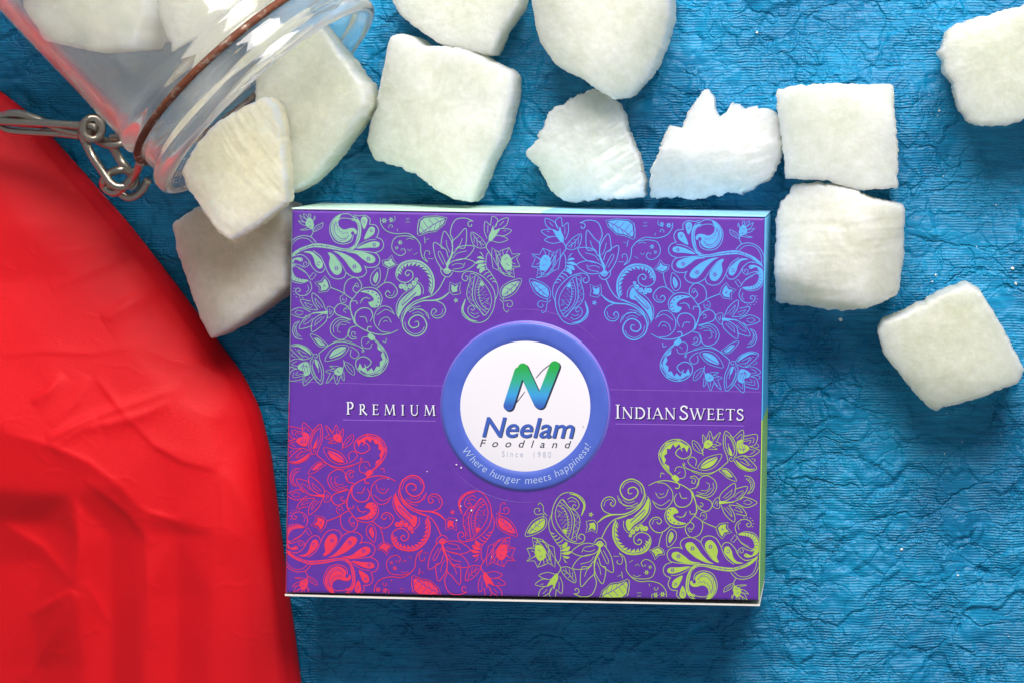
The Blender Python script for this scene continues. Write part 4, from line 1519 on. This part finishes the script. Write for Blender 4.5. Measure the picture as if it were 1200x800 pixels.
def candy(poly, h, label, z0=0.0, seed=1, planes=((1, 0, 0),), col=(0.93, 0.94, 0.88), jit=0.9, tilt=(0, 0), ref=0.7, lump=1.0, round_=1.0, groove=(0.4, 0.00018)):
    """A cut piece of candied gourd. poly: outline in photo px as seen at height z0 + ref*h;
    planes: facets (c, gx, gy) of the upper face in units of h per half-width (x right, y up)."""
    rnd = random.Random(seed)
    zr = z0 + ref * h
    pts = [P(x, y, zr) for x, y in poly]
    # resample the outline evenly, then roughen it
    dense = []
    m = len(pts)
    for i in range(m):
        a, b_ = pts[i], pts[(i + 1) % m]
        q = max(2, int((b_ - a).length / 0.00045))
        dense += [a.lerp(b_, t / q) for t in range(q)]
    n = len(dense)
    sm_ = []
    for i in range(n):
        sm_.append(sum((dense[(i + d) % n] * w for d, w in ((-2, .12), (-1, .22), (0, .32), (1, .22), (2, .12))), Vector()))
    cen = sum(sm_, Vector()) / n
    rad = sum((p - cen).xy.length for p in sm_) / n
    off = Vector((seed * 3.17, seed * 1.3, 0))
    ring = []
    for i, p in enumerate(sm_):
        d = (p - cen)
        nz = min(0.0, noise.noise(p * 330 + off) + 0.25) * 1.3 + noise.noise(p * 150 + off) * 0.5 + noise.noise(p * 480 + off) * 0.35 + noise.noise(p * 1100 + off) * 0.30 * abs(noise.noise(p * 90 + off)) * 2.5 + noise.noise(p * 2300 + off) * 0.22
        ring.append(p + d.normalized() * nz * 0.0010 * jit)
    prof = [(0.0, 0.0), (0.5, 0.0), (0.86, 0.0), (0.94, 0.02), (0.975, 0.08), (0.99, 0.18), (0.995, 0.3), (1.0, 0.42), (1.0, 0.55), (1.0, 0.66), (1.0, 0.76),
            (0.999, 0.85), (0.995, 0.91), (0.987, 0.95), (0.974, 0.977), (0.955, 0.992), (0.93, 1.0), (0.90, 1.0)]
    prof += [(s_, 1.0) for s_ in np.linspace(0.86, 0.04, 26)] + [(0.0, 1.0)]
    V, Fc = [], []
    for s_, zf in prof:
        for i, p in enumerate(ring):
            u = cen + (p - cen) * (1 - (1 - s_) * (1 if zf >= 1 else round_))
            X_, Y_ = (u.x - cen.x) / rad, (u.y - cen.y) / rad
            top = -math.log(sum(math.exp(-26 * (c + gx * X_ + gy * Y_)) for c, gx, gy in planes)) / 26 + (0.02 if len(planes) > 1 else 0)
            z = h * zf * max(0.25, top)
            if zf > 0.05:
                q = Vector((u.x, u.y, z)) + off * 0.01
                edge_w = min(1, zf * 1.4)
                z += 0.38 * lump * edge_w * (0.0013 * noise.noise(q * 75) + 0.0007 * noise.noise(q * 210) + 0.00033 * noise.noise(q * 620))
                ga, gm = groove
                al, ac = u.x * math.cos(ga) + u.y * math.sin(ga), -u.x * math.sin(ga) + u.y * math.cos(ga)
                gv = noise.noise(Vector((al * 55, ac * 330, seed))) + 0.6 * noise.noise(Vector((al * 120, ac * 800, seed + 5)))
                gk = max(0.0, noise.noise(Vector((u.x * 60, u.y * 60, seed + 9))) + 0.35)
                z += gm * edge_w * gv * gk * 1.5
                if 0.05 < zf < 1:
                    dd = (u - cen)
                    dd.z = 0
                    bump_ = 0.0008 * noise.noise(Vector((u.x, u.y, z * 1.0)) * 200 + off) + 0.0005 * noise.noise(Vector((u.x, u.y, z)) * 520 + off)
                    u = u + dd.normalized() * (0.6 * bump_ * lump * min(1, 4 * zf * (1 - zf)))
            V.append(Vector((u.x - cen.x, u.y - cen.y, z + X_ * rad * tilt[0] + Y_ * rad * tilt[1])))
    q = len(prof)
    for r_ in range(q - 1):
        for i in range(n):
            j = (i + 1) % n
            Fc.append((r_ * n + i, r_ * n + j, (r_ + 1) * n + j, (r_ + 1) * n + i))
    me = mesh('candy_piece', V, Fc)
    bm = bmesh.new()
    bm.from_mesh(me)
    lay = bm.verts.layers.float.new('crust')
    bm.verts.ensure_lookup_table()
    for r_, (s_, zf) in enumerate(prof):
        cv = max(0.0, min(1.0, (s_ - 0.90) / 0.07)) if zf > 0.6 else 0.3
        for i in range(n):
            bm.verts[r_ * n + i][lay] = cv
    bmesh.ops.remove_doubles(bm, verts=bm.verts, dist=2e-6)
    bmesh.ops.recalc_face_normals(bm, faces=bm.faces)
    bm.to_mesh(me)
    bm.free()
    o = obj('candy_piece', me, M_CANDY, None, smooth=True)
    o.location = (cen.x, cen.y, z0)
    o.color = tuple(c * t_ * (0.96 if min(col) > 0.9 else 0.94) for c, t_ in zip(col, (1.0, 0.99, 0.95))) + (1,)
    tag(o, label, 'candy', GROUP)
    return o


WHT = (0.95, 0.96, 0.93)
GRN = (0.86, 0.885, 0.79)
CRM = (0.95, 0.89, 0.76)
# on the table
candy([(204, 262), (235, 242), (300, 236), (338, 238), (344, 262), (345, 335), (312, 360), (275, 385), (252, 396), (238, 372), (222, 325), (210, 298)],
      0.031, 'shaded pinkish candy piece on the cloth left of the box, below the cream one', seed=4, planes=((1.0, 0.02, -0.06), (1.15, 0.4, 0.1)), col=(1.06, 0.88, 0.77))  # pink tint puts the red cloth's bounced light into the colour
candy([(458, -4), (472, 20), (515, 52), (545, 60), (580, 66), (592, 38), (612, 8), (618, -30), (560, -60), (470, -50)],
      0.023, 'candy piece cut by the top photo edge above the large ridged piece', seed=5, planes=((1.0, 0.04, -0.05),), col=(0.88, 0.895, 0.83))
candy([(427, 168), (430, 150), (445, 105), (455, 60), (462, 43), (472, 39), (485, 42), (500, 54), (540, 55), (580, 72), (604, 85), (604, 110), (592, 160),
       (570, 205), (557, 237), (538, 234), (515, 222), (490, 205), (470, 196), (440, 190)],
      0.028, 'large roughly square candy piece with a slanting ridge, above the left half of the box', seed=6,
      planes=((1.0, -0.02, -0.04), (1.10, 0.42, 0.10), (1.34, -0.45, -0.1)), col=(0.93, 0.945, 0.90), groove=(1.35, 0.0006))
candy([(626, 18), (632, 50), (650, 75), (690, 98), (720, 117), (735, 113), (760, 90), (778, 55), (787, 20), (790, -20), (740, -60), (670, -60), (625, -25)],
      0.036, 'brightest rounded candy piece cut by the top photo edge, its tip pointing down', seed=7, planes=((1.0, 0.0, 0.04), (1.15, -0.25, 0.3), (1.15, 0.35, 0.2)), col=(0.98, 0.98, 0.94), lump=1.1)
candy([(694, 103), (716, 114), (726, 122), (740, 160), (755, 205), (756, 233), (720, 233), (690, 235), (660, 238), (640, 215), (630, 195), (615, 180),
       (626, 168), (632, 155), (645, 130)],
      0.019, 'roughly triangular streaked candy piece between the box and the brightest piece', seed=8, planes=((1.0, 0.05, -0.1), (1.15, 0.3, 0.25), (1.1, -0.3, -0.05)), col=(0.90, 0.93, 0.92), jit=1.4, lump=1.5, groove=(0.55, 0.0009))
candy([(760, 232), (762, 205), (770, 182), (778, 160), (781, 146), (789, 148), (798, 150), (806, 134), (815, 118), (822, 106), (829, 103), (836, 113), (837, 132), (843, 137),
       (850, 132), (857, 121), (864, 121), (872, 129), (882, 124), (894, 127), (906, 130), (917, 142), (916, 165), (913, 190), (902, 208), (880, 223), (840, 231), (800, 235)],
      0.020, 'jagged white candy piece with a broken horn on its upper edge', seed=9, planes=((1.0, 0.02, 0.10), (1.02, 0.05, -0.55), (1.15, 0.1, 0.5)), col=(0.87, 0.88, 0.92), jit=2.0, lump=1.7, groove=(0.25, 0.0005))
candy([(909, 106), (930, 101), (980, 98), (1030, 99), (1046, 99), (1048, 130), (1052, 170), (1053, 221), (1010, 223), (960, 211), (921, 209), (917, 180)],
      0.027, 'neat square pale candy piece standing behind the block right of the box', seed=10, planes=((1.0, 0.03, 0.06), (1.3, -0.2, -0.35)), col=(0.94, 0.955, 0.92), lump=0.6)
candy([(908, 262), (914, 238), (930, 217), (958, 214), (1000, 222), (1030, 235), (1060, 240), (1060, 270), (1058, 310), (1052, 345), (1030, 357), (985, 365), (940, 358), (909, 354)],
      0.034, 'chunky white candy block touching the right side of the box', seed=11, planes=((1.0, 0.04, 0.02), (1.12, 0.3, -0.35), (1.25, -0.5, 0.1), (1.3, 0.2, 0.5)), col=(0.94, 0.93, 0.89), lump=1.3, groove=(0.05, 0.00055))
candy([(1096, 61), (1104, 54), (1108, 36), (1120, 28), (1140, 22), (1170, 14), (1215, 4), (1262, 20), (1265, 115), (1205, 142), (1165, 148), (1148, 149), (1132, 142), (1124, 128), (1114, 95), (1105, 85), (1103, 68)],
      0.027, 'grey-green candy piece cut by the right photo edge in the upper corner', seed=12, planes=((1.0, -0.04, 0.05), (1.2, 0.1, -0.25)), col=(0.87, 0.89, 0.83), jit=1.3)
candy([(1028, 388), (1034, 376), (1075, 358), (1110, 340), (1135, 330), (1149, 340), (1170, 375), (1199, 430), (1191, 446), (1150, 462), (1095, 481), (1078, 467), (1058, 442), (1036, 414)],
      0.026, 'lone tilted square candy piece lying near the right photo edge', seed=13, planes=((1.0, 0.03, -0.02), (1.18, 0.1, 0.32)), col=(0.86, 0.87, 0.79), lump=0.7)
# at the jar's mouth
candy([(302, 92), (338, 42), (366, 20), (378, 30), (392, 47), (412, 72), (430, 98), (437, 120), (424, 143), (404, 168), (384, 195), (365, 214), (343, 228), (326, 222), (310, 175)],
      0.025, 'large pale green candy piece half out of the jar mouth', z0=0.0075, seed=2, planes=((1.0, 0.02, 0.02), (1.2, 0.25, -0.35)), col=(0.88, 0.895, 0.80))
candy([(231, 166), (252, 143), (310, 114), (321, 124), (328, 150), (332, 185), (335, 238), (300, 268), (276, 281), (262, 272), (242, 243), (222, 222), (211, 200)],
      0.020, 'cream coloured candy piece perched on another one at the jar rim', z0=0.0345, seed=3, planes=((1.0, 0.02, 0.02), (1.02, 0.30, -0.10), (0.95, -0.30, 0.1)), col=(1.12, 1.0, 0.80), tilt=(0.0, -0.16), groove=(-0.9, 0.0009))
# inside the jar
candy([(30, -70), (36, 10), (62, 50), (120, 62), (170, 58), (186, 20), (180, -60), (110, -90)],
      0.030, 'blurred cream candy piece inside the jar at the far left', z0=0.0300, seed=14, planes=((1.0, 0.1, 0.0),), col=(0.95, 0.93, 0.84))
candy([(190, -70), (192, 20), (216, 72), (262, 66), (306, 14), (330, -30), (312, -75), (240, -95)],
      0.030, 'blurred cream candy piece inside the jar next to the rusty wire', z0=0.0220, seed=15, planes=((1.0, 0.0, 0.1),), col=(0.95, 0.93, 0.84))
candy([(40, -110), (62, -10), (105, 34), (172, 54), (236, 44), (286, -10), (290, -80), (200, -150), (100, -160)],
      0.019, 'pale candy piece at the bottom of the jar under the others', z0=0.0085, seed=16, planes=((1.0, 0.0, 0.0),), col=(0.93, 0.92, 0.85))

# ------------------------------------------------------------------ glass jar
AX = Vector((0.69, -0.72, 0)).normalized()       # towards the mouth, on the table
MZ = 0.0452
mouth = P(320, 119, MZ)
AX3 = (AX + Vector((0, 0, 0.018))).normalized()
SIDE = AX3.cross(Vector((0, 0, 1))).normalized()
UP = SIDE.cross(AX3).normalized()
jar = empty('glass_jar', (mouth.x - AX.x * 0.07, mouth.y - AX.y * 0.07, 0.0))
tag(jar, 'clear glass clip jar lying on its side with candy spilling out', 'jar')
JL = jar.location.copy()


def jp(a, r, an):
    """Point of the jar: a = distance back from the mouth, r = radius, an = angle (0 = up)."""
    return mouth - AX3 * a + (UP * math.cos(an) + SIDE * math.sin(an)) * r - JL


def lathe(name, prof, m, parent, n=144, closed=True):
    V, Fc = [], []
    for i in range(n):
        an = 2 * math.pi * i / n
        for a, r in prof:
            V.append(jp(a, r, an))
    q = len(prof)
    for i in range(n):
        j = (i + 1) % n
        for t in range(q if closed else q - 1):
            t2 = (t + 1) % q
            Fc.append((i * q + t, j * q + t, j * q + t2, i * q + t2))
    me = mesh(name, V, Fc)
    bm = bmesh.new()
    bm.from_mesh(me)
    bmesh.ops.remove_doubles(bm, verts=bm.verts, dist=1e-6)
    bmesh.ops.recalc_face_normals(bm, faces=bm.faces)
    bm.to_mesh(me)
    bm.free()
    return obj(name, me, m, parent, smooth=True)


def glass_material():
    m, ns, ls, b = mat('jar_glass', (0.985, 0.995, 0.99, 1), 0.0, 0, 0.5)
    b.inputs['Transmission Weight'].default_value = 1.0
    b.inputs['IOR'].default_value = 1.46
    tc = node(ns, 'ShaderNodeTexCoord')
    n = node(ns, 'ShaderNodeTexNoise', Scale=30.0, Detail=2.0)
    ls.new(tc.outputs['Object'], n.inputs['Vector'])
    bp = node(ns, 'ShaderNodeBump', Strength=0.25, Distance=0.0006)
    ls.new(n.outputs['Fac'], bp.inputs['Height'])
    ls.new(bp.outputs[0], b.inputs['Normal'])
    # a film of sugar dust clings to the glass
    df = node(ns, 'ShaderNodeBsdfTranslucent')
    df.inputs[0].default_value = (0.86, 0.86, 0.84, 1)
    d2 = node(ns, 'ShaderNodeBsdfDiffuse')
    d2.inputs[0].default_value = (0.86, 0.86, 0.84, 1)
    mx0 = node(ns, 'ShaderNodeMixShader')
    ls.new(df.outputs[0], mx0.inputs[1])
    ls.new(d2.outputs[0], mx0.inputs[2])
    nd = node(ns, 'ShaderNodeTexNoise', Scale=55.0, Detail=5.0)
    ls.new(tc.outputs['Object'], nd.inputs['Vector'])
    mr = node(ns, 'ShaderNodeMapRange')
    mr.inputs[1].default_value, mr.inputs[2].default_value = 0.3, 0.75
    mr.inputs[3].default_value, mr.inputs[4].default_value = 0.05, 0.26
    ls.new(nd.outputs['Fac'], mr.inputs[0])
    mx = node(ns, 'ShaderNodeMixShader')
    ls.new(mr.outputs[0], mx.inputs[0])
    ls.new(b.outputs[0], mx.inputs[1])
    ls.new(mx0.outputs[0], mx.inputs[2])
    ls.new(mx.outputs[0], ns['Material Output'].inputs['Surface'])
    return m


M_GLASS = glass_material()
c2 = 0.01
outer = [(0.02, 4.00), (0.0, 4.10), (0.02, 4.22), (0.10, 4.32), (0.22, 4.36), (0.40, 4.36), (0.52, 4.32), (0.60, 4.22), (0.66, 4.13), (0.80, 4.10), (1.00, 4.10), (1.12, 4.10), (1.28, 4.06), (1.45, 4.06),
         (1.62, 4.10), (1.72, 4.20), (1.82, 4.27), (1.96, 4.28), (2.08, 4.24), (2.22, 4.18), (2.5, 4.16), (3.5, 4.16), (6, 4.16), (9, 4.16), (11.5, 4.16), (12.2, 4.12), (12.6, 3.95), (12.8, 3.6), (12.8, 2.5), (12.7, 1.2), (12.65, 0.0)]
inner = [(12.2, 0.0), (12.2, 1.2), (12.2, 2.6), (12.0, 3.5), (11.6, 3.80), (10.5, 3.86), (7, 3.87), (4, 3.87), (2.4, 3.87), (2.0, 3.90), (1.6, 3.88), (1.2, 3.82), (0.8, 3.82), (0.4, 3.84), (0.15, 3.90)]
lathe('glass_body', [(a * c2, r * c2) for a, r in outer + inner], M_GLASS, jar, closed=True)


def wire_material(name, rust):
    m, ns, ls, b = mat(name, srgb(150, 140, 130), 0.32, 1.0)
    tc = node(ns, 'ShaderNodeTexCoord')
    n = node(ns, 'ShaderNodeTexNoise', Scale=260.0, Detail=5.0, Roughness=0.7)
    ls.new(tc.outputs['Object'], n.inputs['Vector'])
    r = node(ns, 'ShaderNodeValToRGB')
    ls.new(n.outputs['Fac'], r.inputs[0])
    r.color_ramp.elements[0].position = 0.62 - rust * 0.35
    r.color_ramp.elements[1].position = 0.80 - rust * 0.35
    r.color_ramp.elements[0].color = (0, 0, 0, 1)
    r.color_ramp.elements[1].color = (1, 1, 1, 1)
    n2 = node(ns, 'ShaderNodeTexNoise', Scale=700.0, Detail=3.0)
    ls.new(tc.outputs['Object'], n2.inputs['Vector'])
    rc = mix_col(ns, ls, n2.outputs['Fac'], srgb(58, 28, 16), srgb(128, 66, 36))
    ls.new(mix_col(ns, ls, r.outputs[0], srgb(176, 166, 154), rc), b.inputs['Base Color'])
    ls.new(math_node(ns, ls, 'SUBTRACT', 1.0, math_node(ns, ls, 'MULTIPLY', r.outputs[0], 0.9)), b.inputs['Metallic'])
    ls.new(math_node(ns, ls, 'ADD', 0.28, math_node(ns, ls, 'MULTIPLY', r.outputs[0], 0.45)), b.inputs['Roughness'])
    bp = node(ns, 'ShaderNodeBump', Strength=0.4, Distance=0.0002)
    ls.new(n.outputs['Fac'], bp.inputs['Height'])
    ls.new(bp.outputs[0], b.inputs['Normal'])
    return m


M_RUST = wire_material('rusty_wire', 1.0)
M_WIRE = wire_material('steel_wire', 0.12)
WR = 0.00085
# the wire band round the neck, its end drawn out towards the clip
vs, fs = tube([jp(0.0137, 0.0419, 2 * math.pi * i / 48) for i in range(48)], 0.0012, closed=True, smooth_n=3)
band = obj('wire_band', mesh('wire_band', vs, fs), M_RUST, jar, smooth=True)
tag(band, 'rusty brown wire band round the jar neck')


def wpx(x, y, z):
    return P(x / 4.615, 90 + y / 4.615, z) - JL


def wire(name, pts, r=WR, closed=False, m=None):
    v_, f_ = tube([wpx(*p) for p in pts], r, closed, seg=12, smooth_n=8)
    return obj(name, mesh(name, v_, f_), m or M_WIRE, jar, smooth=True)


Z1 = 0.040
wire('band_end', [(760, 460, Z1 + .012), (742, 510, Z1 + .008), (715, 548, Z1 + .005), (690, 575, Z1 + .004), (660, 605, Z1 + .002), (625, 628, Z1), (588, 618, Z1 - .001), (560, 590, Z1 - .001),
                  (562, 560, Z1 + .001), (590, 525, Z1 + .002), (640, 505, Z1 + .003), (690, 510, Z1 + .001), (728, 545, Z1 - .001), (735, 580, Z1 - .002), (700, 604, Z1 - .002)], 0.0013)
wire('clip_hook', [(655, 632, Z1 - .003), (690, 652, Z1 - .003), (730, 645, Z1 - .003), (770, 612, Z1 - .002), (800, 560, Z1)], 0.0013)
wire('clip_link', [(432, 292, Z1 - .001), (455, 340, Z1 + .001), (500, 430, Z1 + .001), (560, 520, Z1 + .003), (600, 575, Z1 + .004), (640, 596, Z1 + .004), (690, 590, Z1 + .003), (722, 560, Z1),
                   (700, 510, Z1 - .003), (650, 450, Z1 - .004), (612, 385, Z1 - .003), (570, 350, Z1 - .003), (520, 330, Z1 - .003), (470, 300, Z1 - .003)], 0.0013)
wire('clip_ring', [(500 + 50 * math.cos(a), 280 + 58 * math.sin(a), Z1 + .0025 - .0012 * math.cos(a)) for a in [i * math.pi / 6 for i in range(12)]], 0.0013, closed=True)
wire('clip_eye', [(528, 345, Z1 - .002), (580, 368, Z1 - .001), (630, 370, Z1 - .001), (664, 355, Z1 - .002), (655, 335, Z1 - .004), (600, 330, Z1 - .005)], 0.0013)
wire('bail_wire', [(-300, 230, .030), (-150, 222, .033), (0, 214, .036), (65, 200, .0385), (130, 207, .0395), (220, 238, .040), (330, 282, Z1 - .001), (425, 303, Z1 - .001), (490, 308, Z1), (515, 285, Z1 + .001)], 0.0013)
wire('bail_wire', [(-300, 250, .031), (-100, 240, .034), (0, 242, .037), (100, 245, .039), (250, 252, .0415), (400, 262, .0425), (470, 264, .0425), (508, 272, .0425), (512, 292, .041), (480, 300, .0395)], 0.0013)
wire('bail_wire', [(-300, 290, .029), (-100, 262, .031), (0, 268, .033), (60, 290, .034), (200, 300, .036), (320, 306, .037), (430, 318, .038)], 0.0013)

# ------------------------------------------------------------------ sugar crumbs
M_CRUMB, _, _, bC = mat('sugar_crumb', srgb(236, 232, 226), 0.5)
bC.inputs['Subsurface Weight'].default_value = 0.4
bC.inputs['Subsurface Radius'].default_value = (1, 1, 0.9)
bC.inputs['Subsurface Scale'].default_value = 0.0008


def crumb(px, py, size, z, label, group, seed):
    bm = bmesh.new()
    bmesh.ops.create_icosphere(bm, subdivisions=2, radius=1)
    rnd = random.Random(seed)
    sx, sy, sz = size * rnd.uniform(0.7, 1.2), size * rnd.uniform(0.6, 1.0), size * rnd.uniform(0.5, 0.8)
    for v in bm.verts:
        d = 1 + 0.55 * noise.noise(v.co * 1.5 + Vector((seed * 2.1, 0, 0)))
        v.co = Vector((v.co.x * sx * d, v.co.y * sy * d, v.co.z * sz * d))
    lo = min(v.co.z for v in bm.verts)
    o = obj('sugar_crumb', bm, M_CRUMB)
    p = P(px, py, 0 if z is None else z)
    zz = cloth_z(p.x, p.y) if z is None else z
    o.location = (p.x, p.y, zz - lo * 0.9)
    o.rotation_euler = (0, 0, rnd.uniform(0, 6))
    tag(o, label, 'crumb', group)


CB = 0.00026
for i, (x, y, s_) in enumerate([(887, 38, 3.0), (1101, 130, 2.0), (1099, 136, 1.5), (1106, 207, 1.8), (985, 375, 4.0), (1097, 323, 2.2), (1093, 331, 2.6), (1187, 315, 3.6), (1191, 333, 3.6),
                                (1057, 645, 3.2), (1123, 675, 2.2), (1107, 532, 1.6), (1182, 746, 1.4), (1048, 359, 1.5), (1168, 241, 1.6), (1110, 485, 1.5), (1128, 518, 1.2), (951, 575, 1.2), (1145, 290, 1.2)]):
    crumb(x, y, s_ * CB * 0.62, None, 'white sugar crumb on the blue cloth, ' + (
        'above the jagged horned candy piece', 'left of the corner candy, upper of two', 'left of the corner candy, lower of two',
        'below the grey-green corner candy', 'largest one, below the chunky candy block', 'upper of two above the lone tilted candy', 'lower of two above the lone tilted candy',
        'upper of two at the right photo edge', 'lower of two at the right photo edge', 'big one in the open lower right area', 'right of the lower right big one',
        'below the tilted candy, right of its tip', 'lowest one near the bottom right corner', 'between chunky block and tilted candy', 'midway along the right photo edge',
        'at the lower tip of the lone tilted candy', 'in the shadow below the lone tilted candy', 'right of the lime side of the box', 'above the lone tilted candy, rightmost')[i],
          'sugar crumbs on the blue cloth', i + 1)
for i, (x, y, s_) in enumerate([(535, 544, 1.9), (540.5, 547.5, 2.2), (540, 592.5, 1.5), (552.5, 597.5, 2.0), (535, 609, 1.6), (500.5, 552, 1.2), (576, 652, 1.0), (455, 561, 1.0)]):
    crumb(x, y, s_ * CB * 0.62, BH + 0.0001, 'tiny white sugar crumb on the box lid, ' + (
        'left of two below the blue ring', 'right of two below the blue ring', 'left of the red paisley', 'on the red paisley', 'below the red paisley tip', 'above the red scroll',
        'on the red flower nearest the middle', 'left of the great red scroll')[i], 'sugar crumbs on the box lid', i + 41)
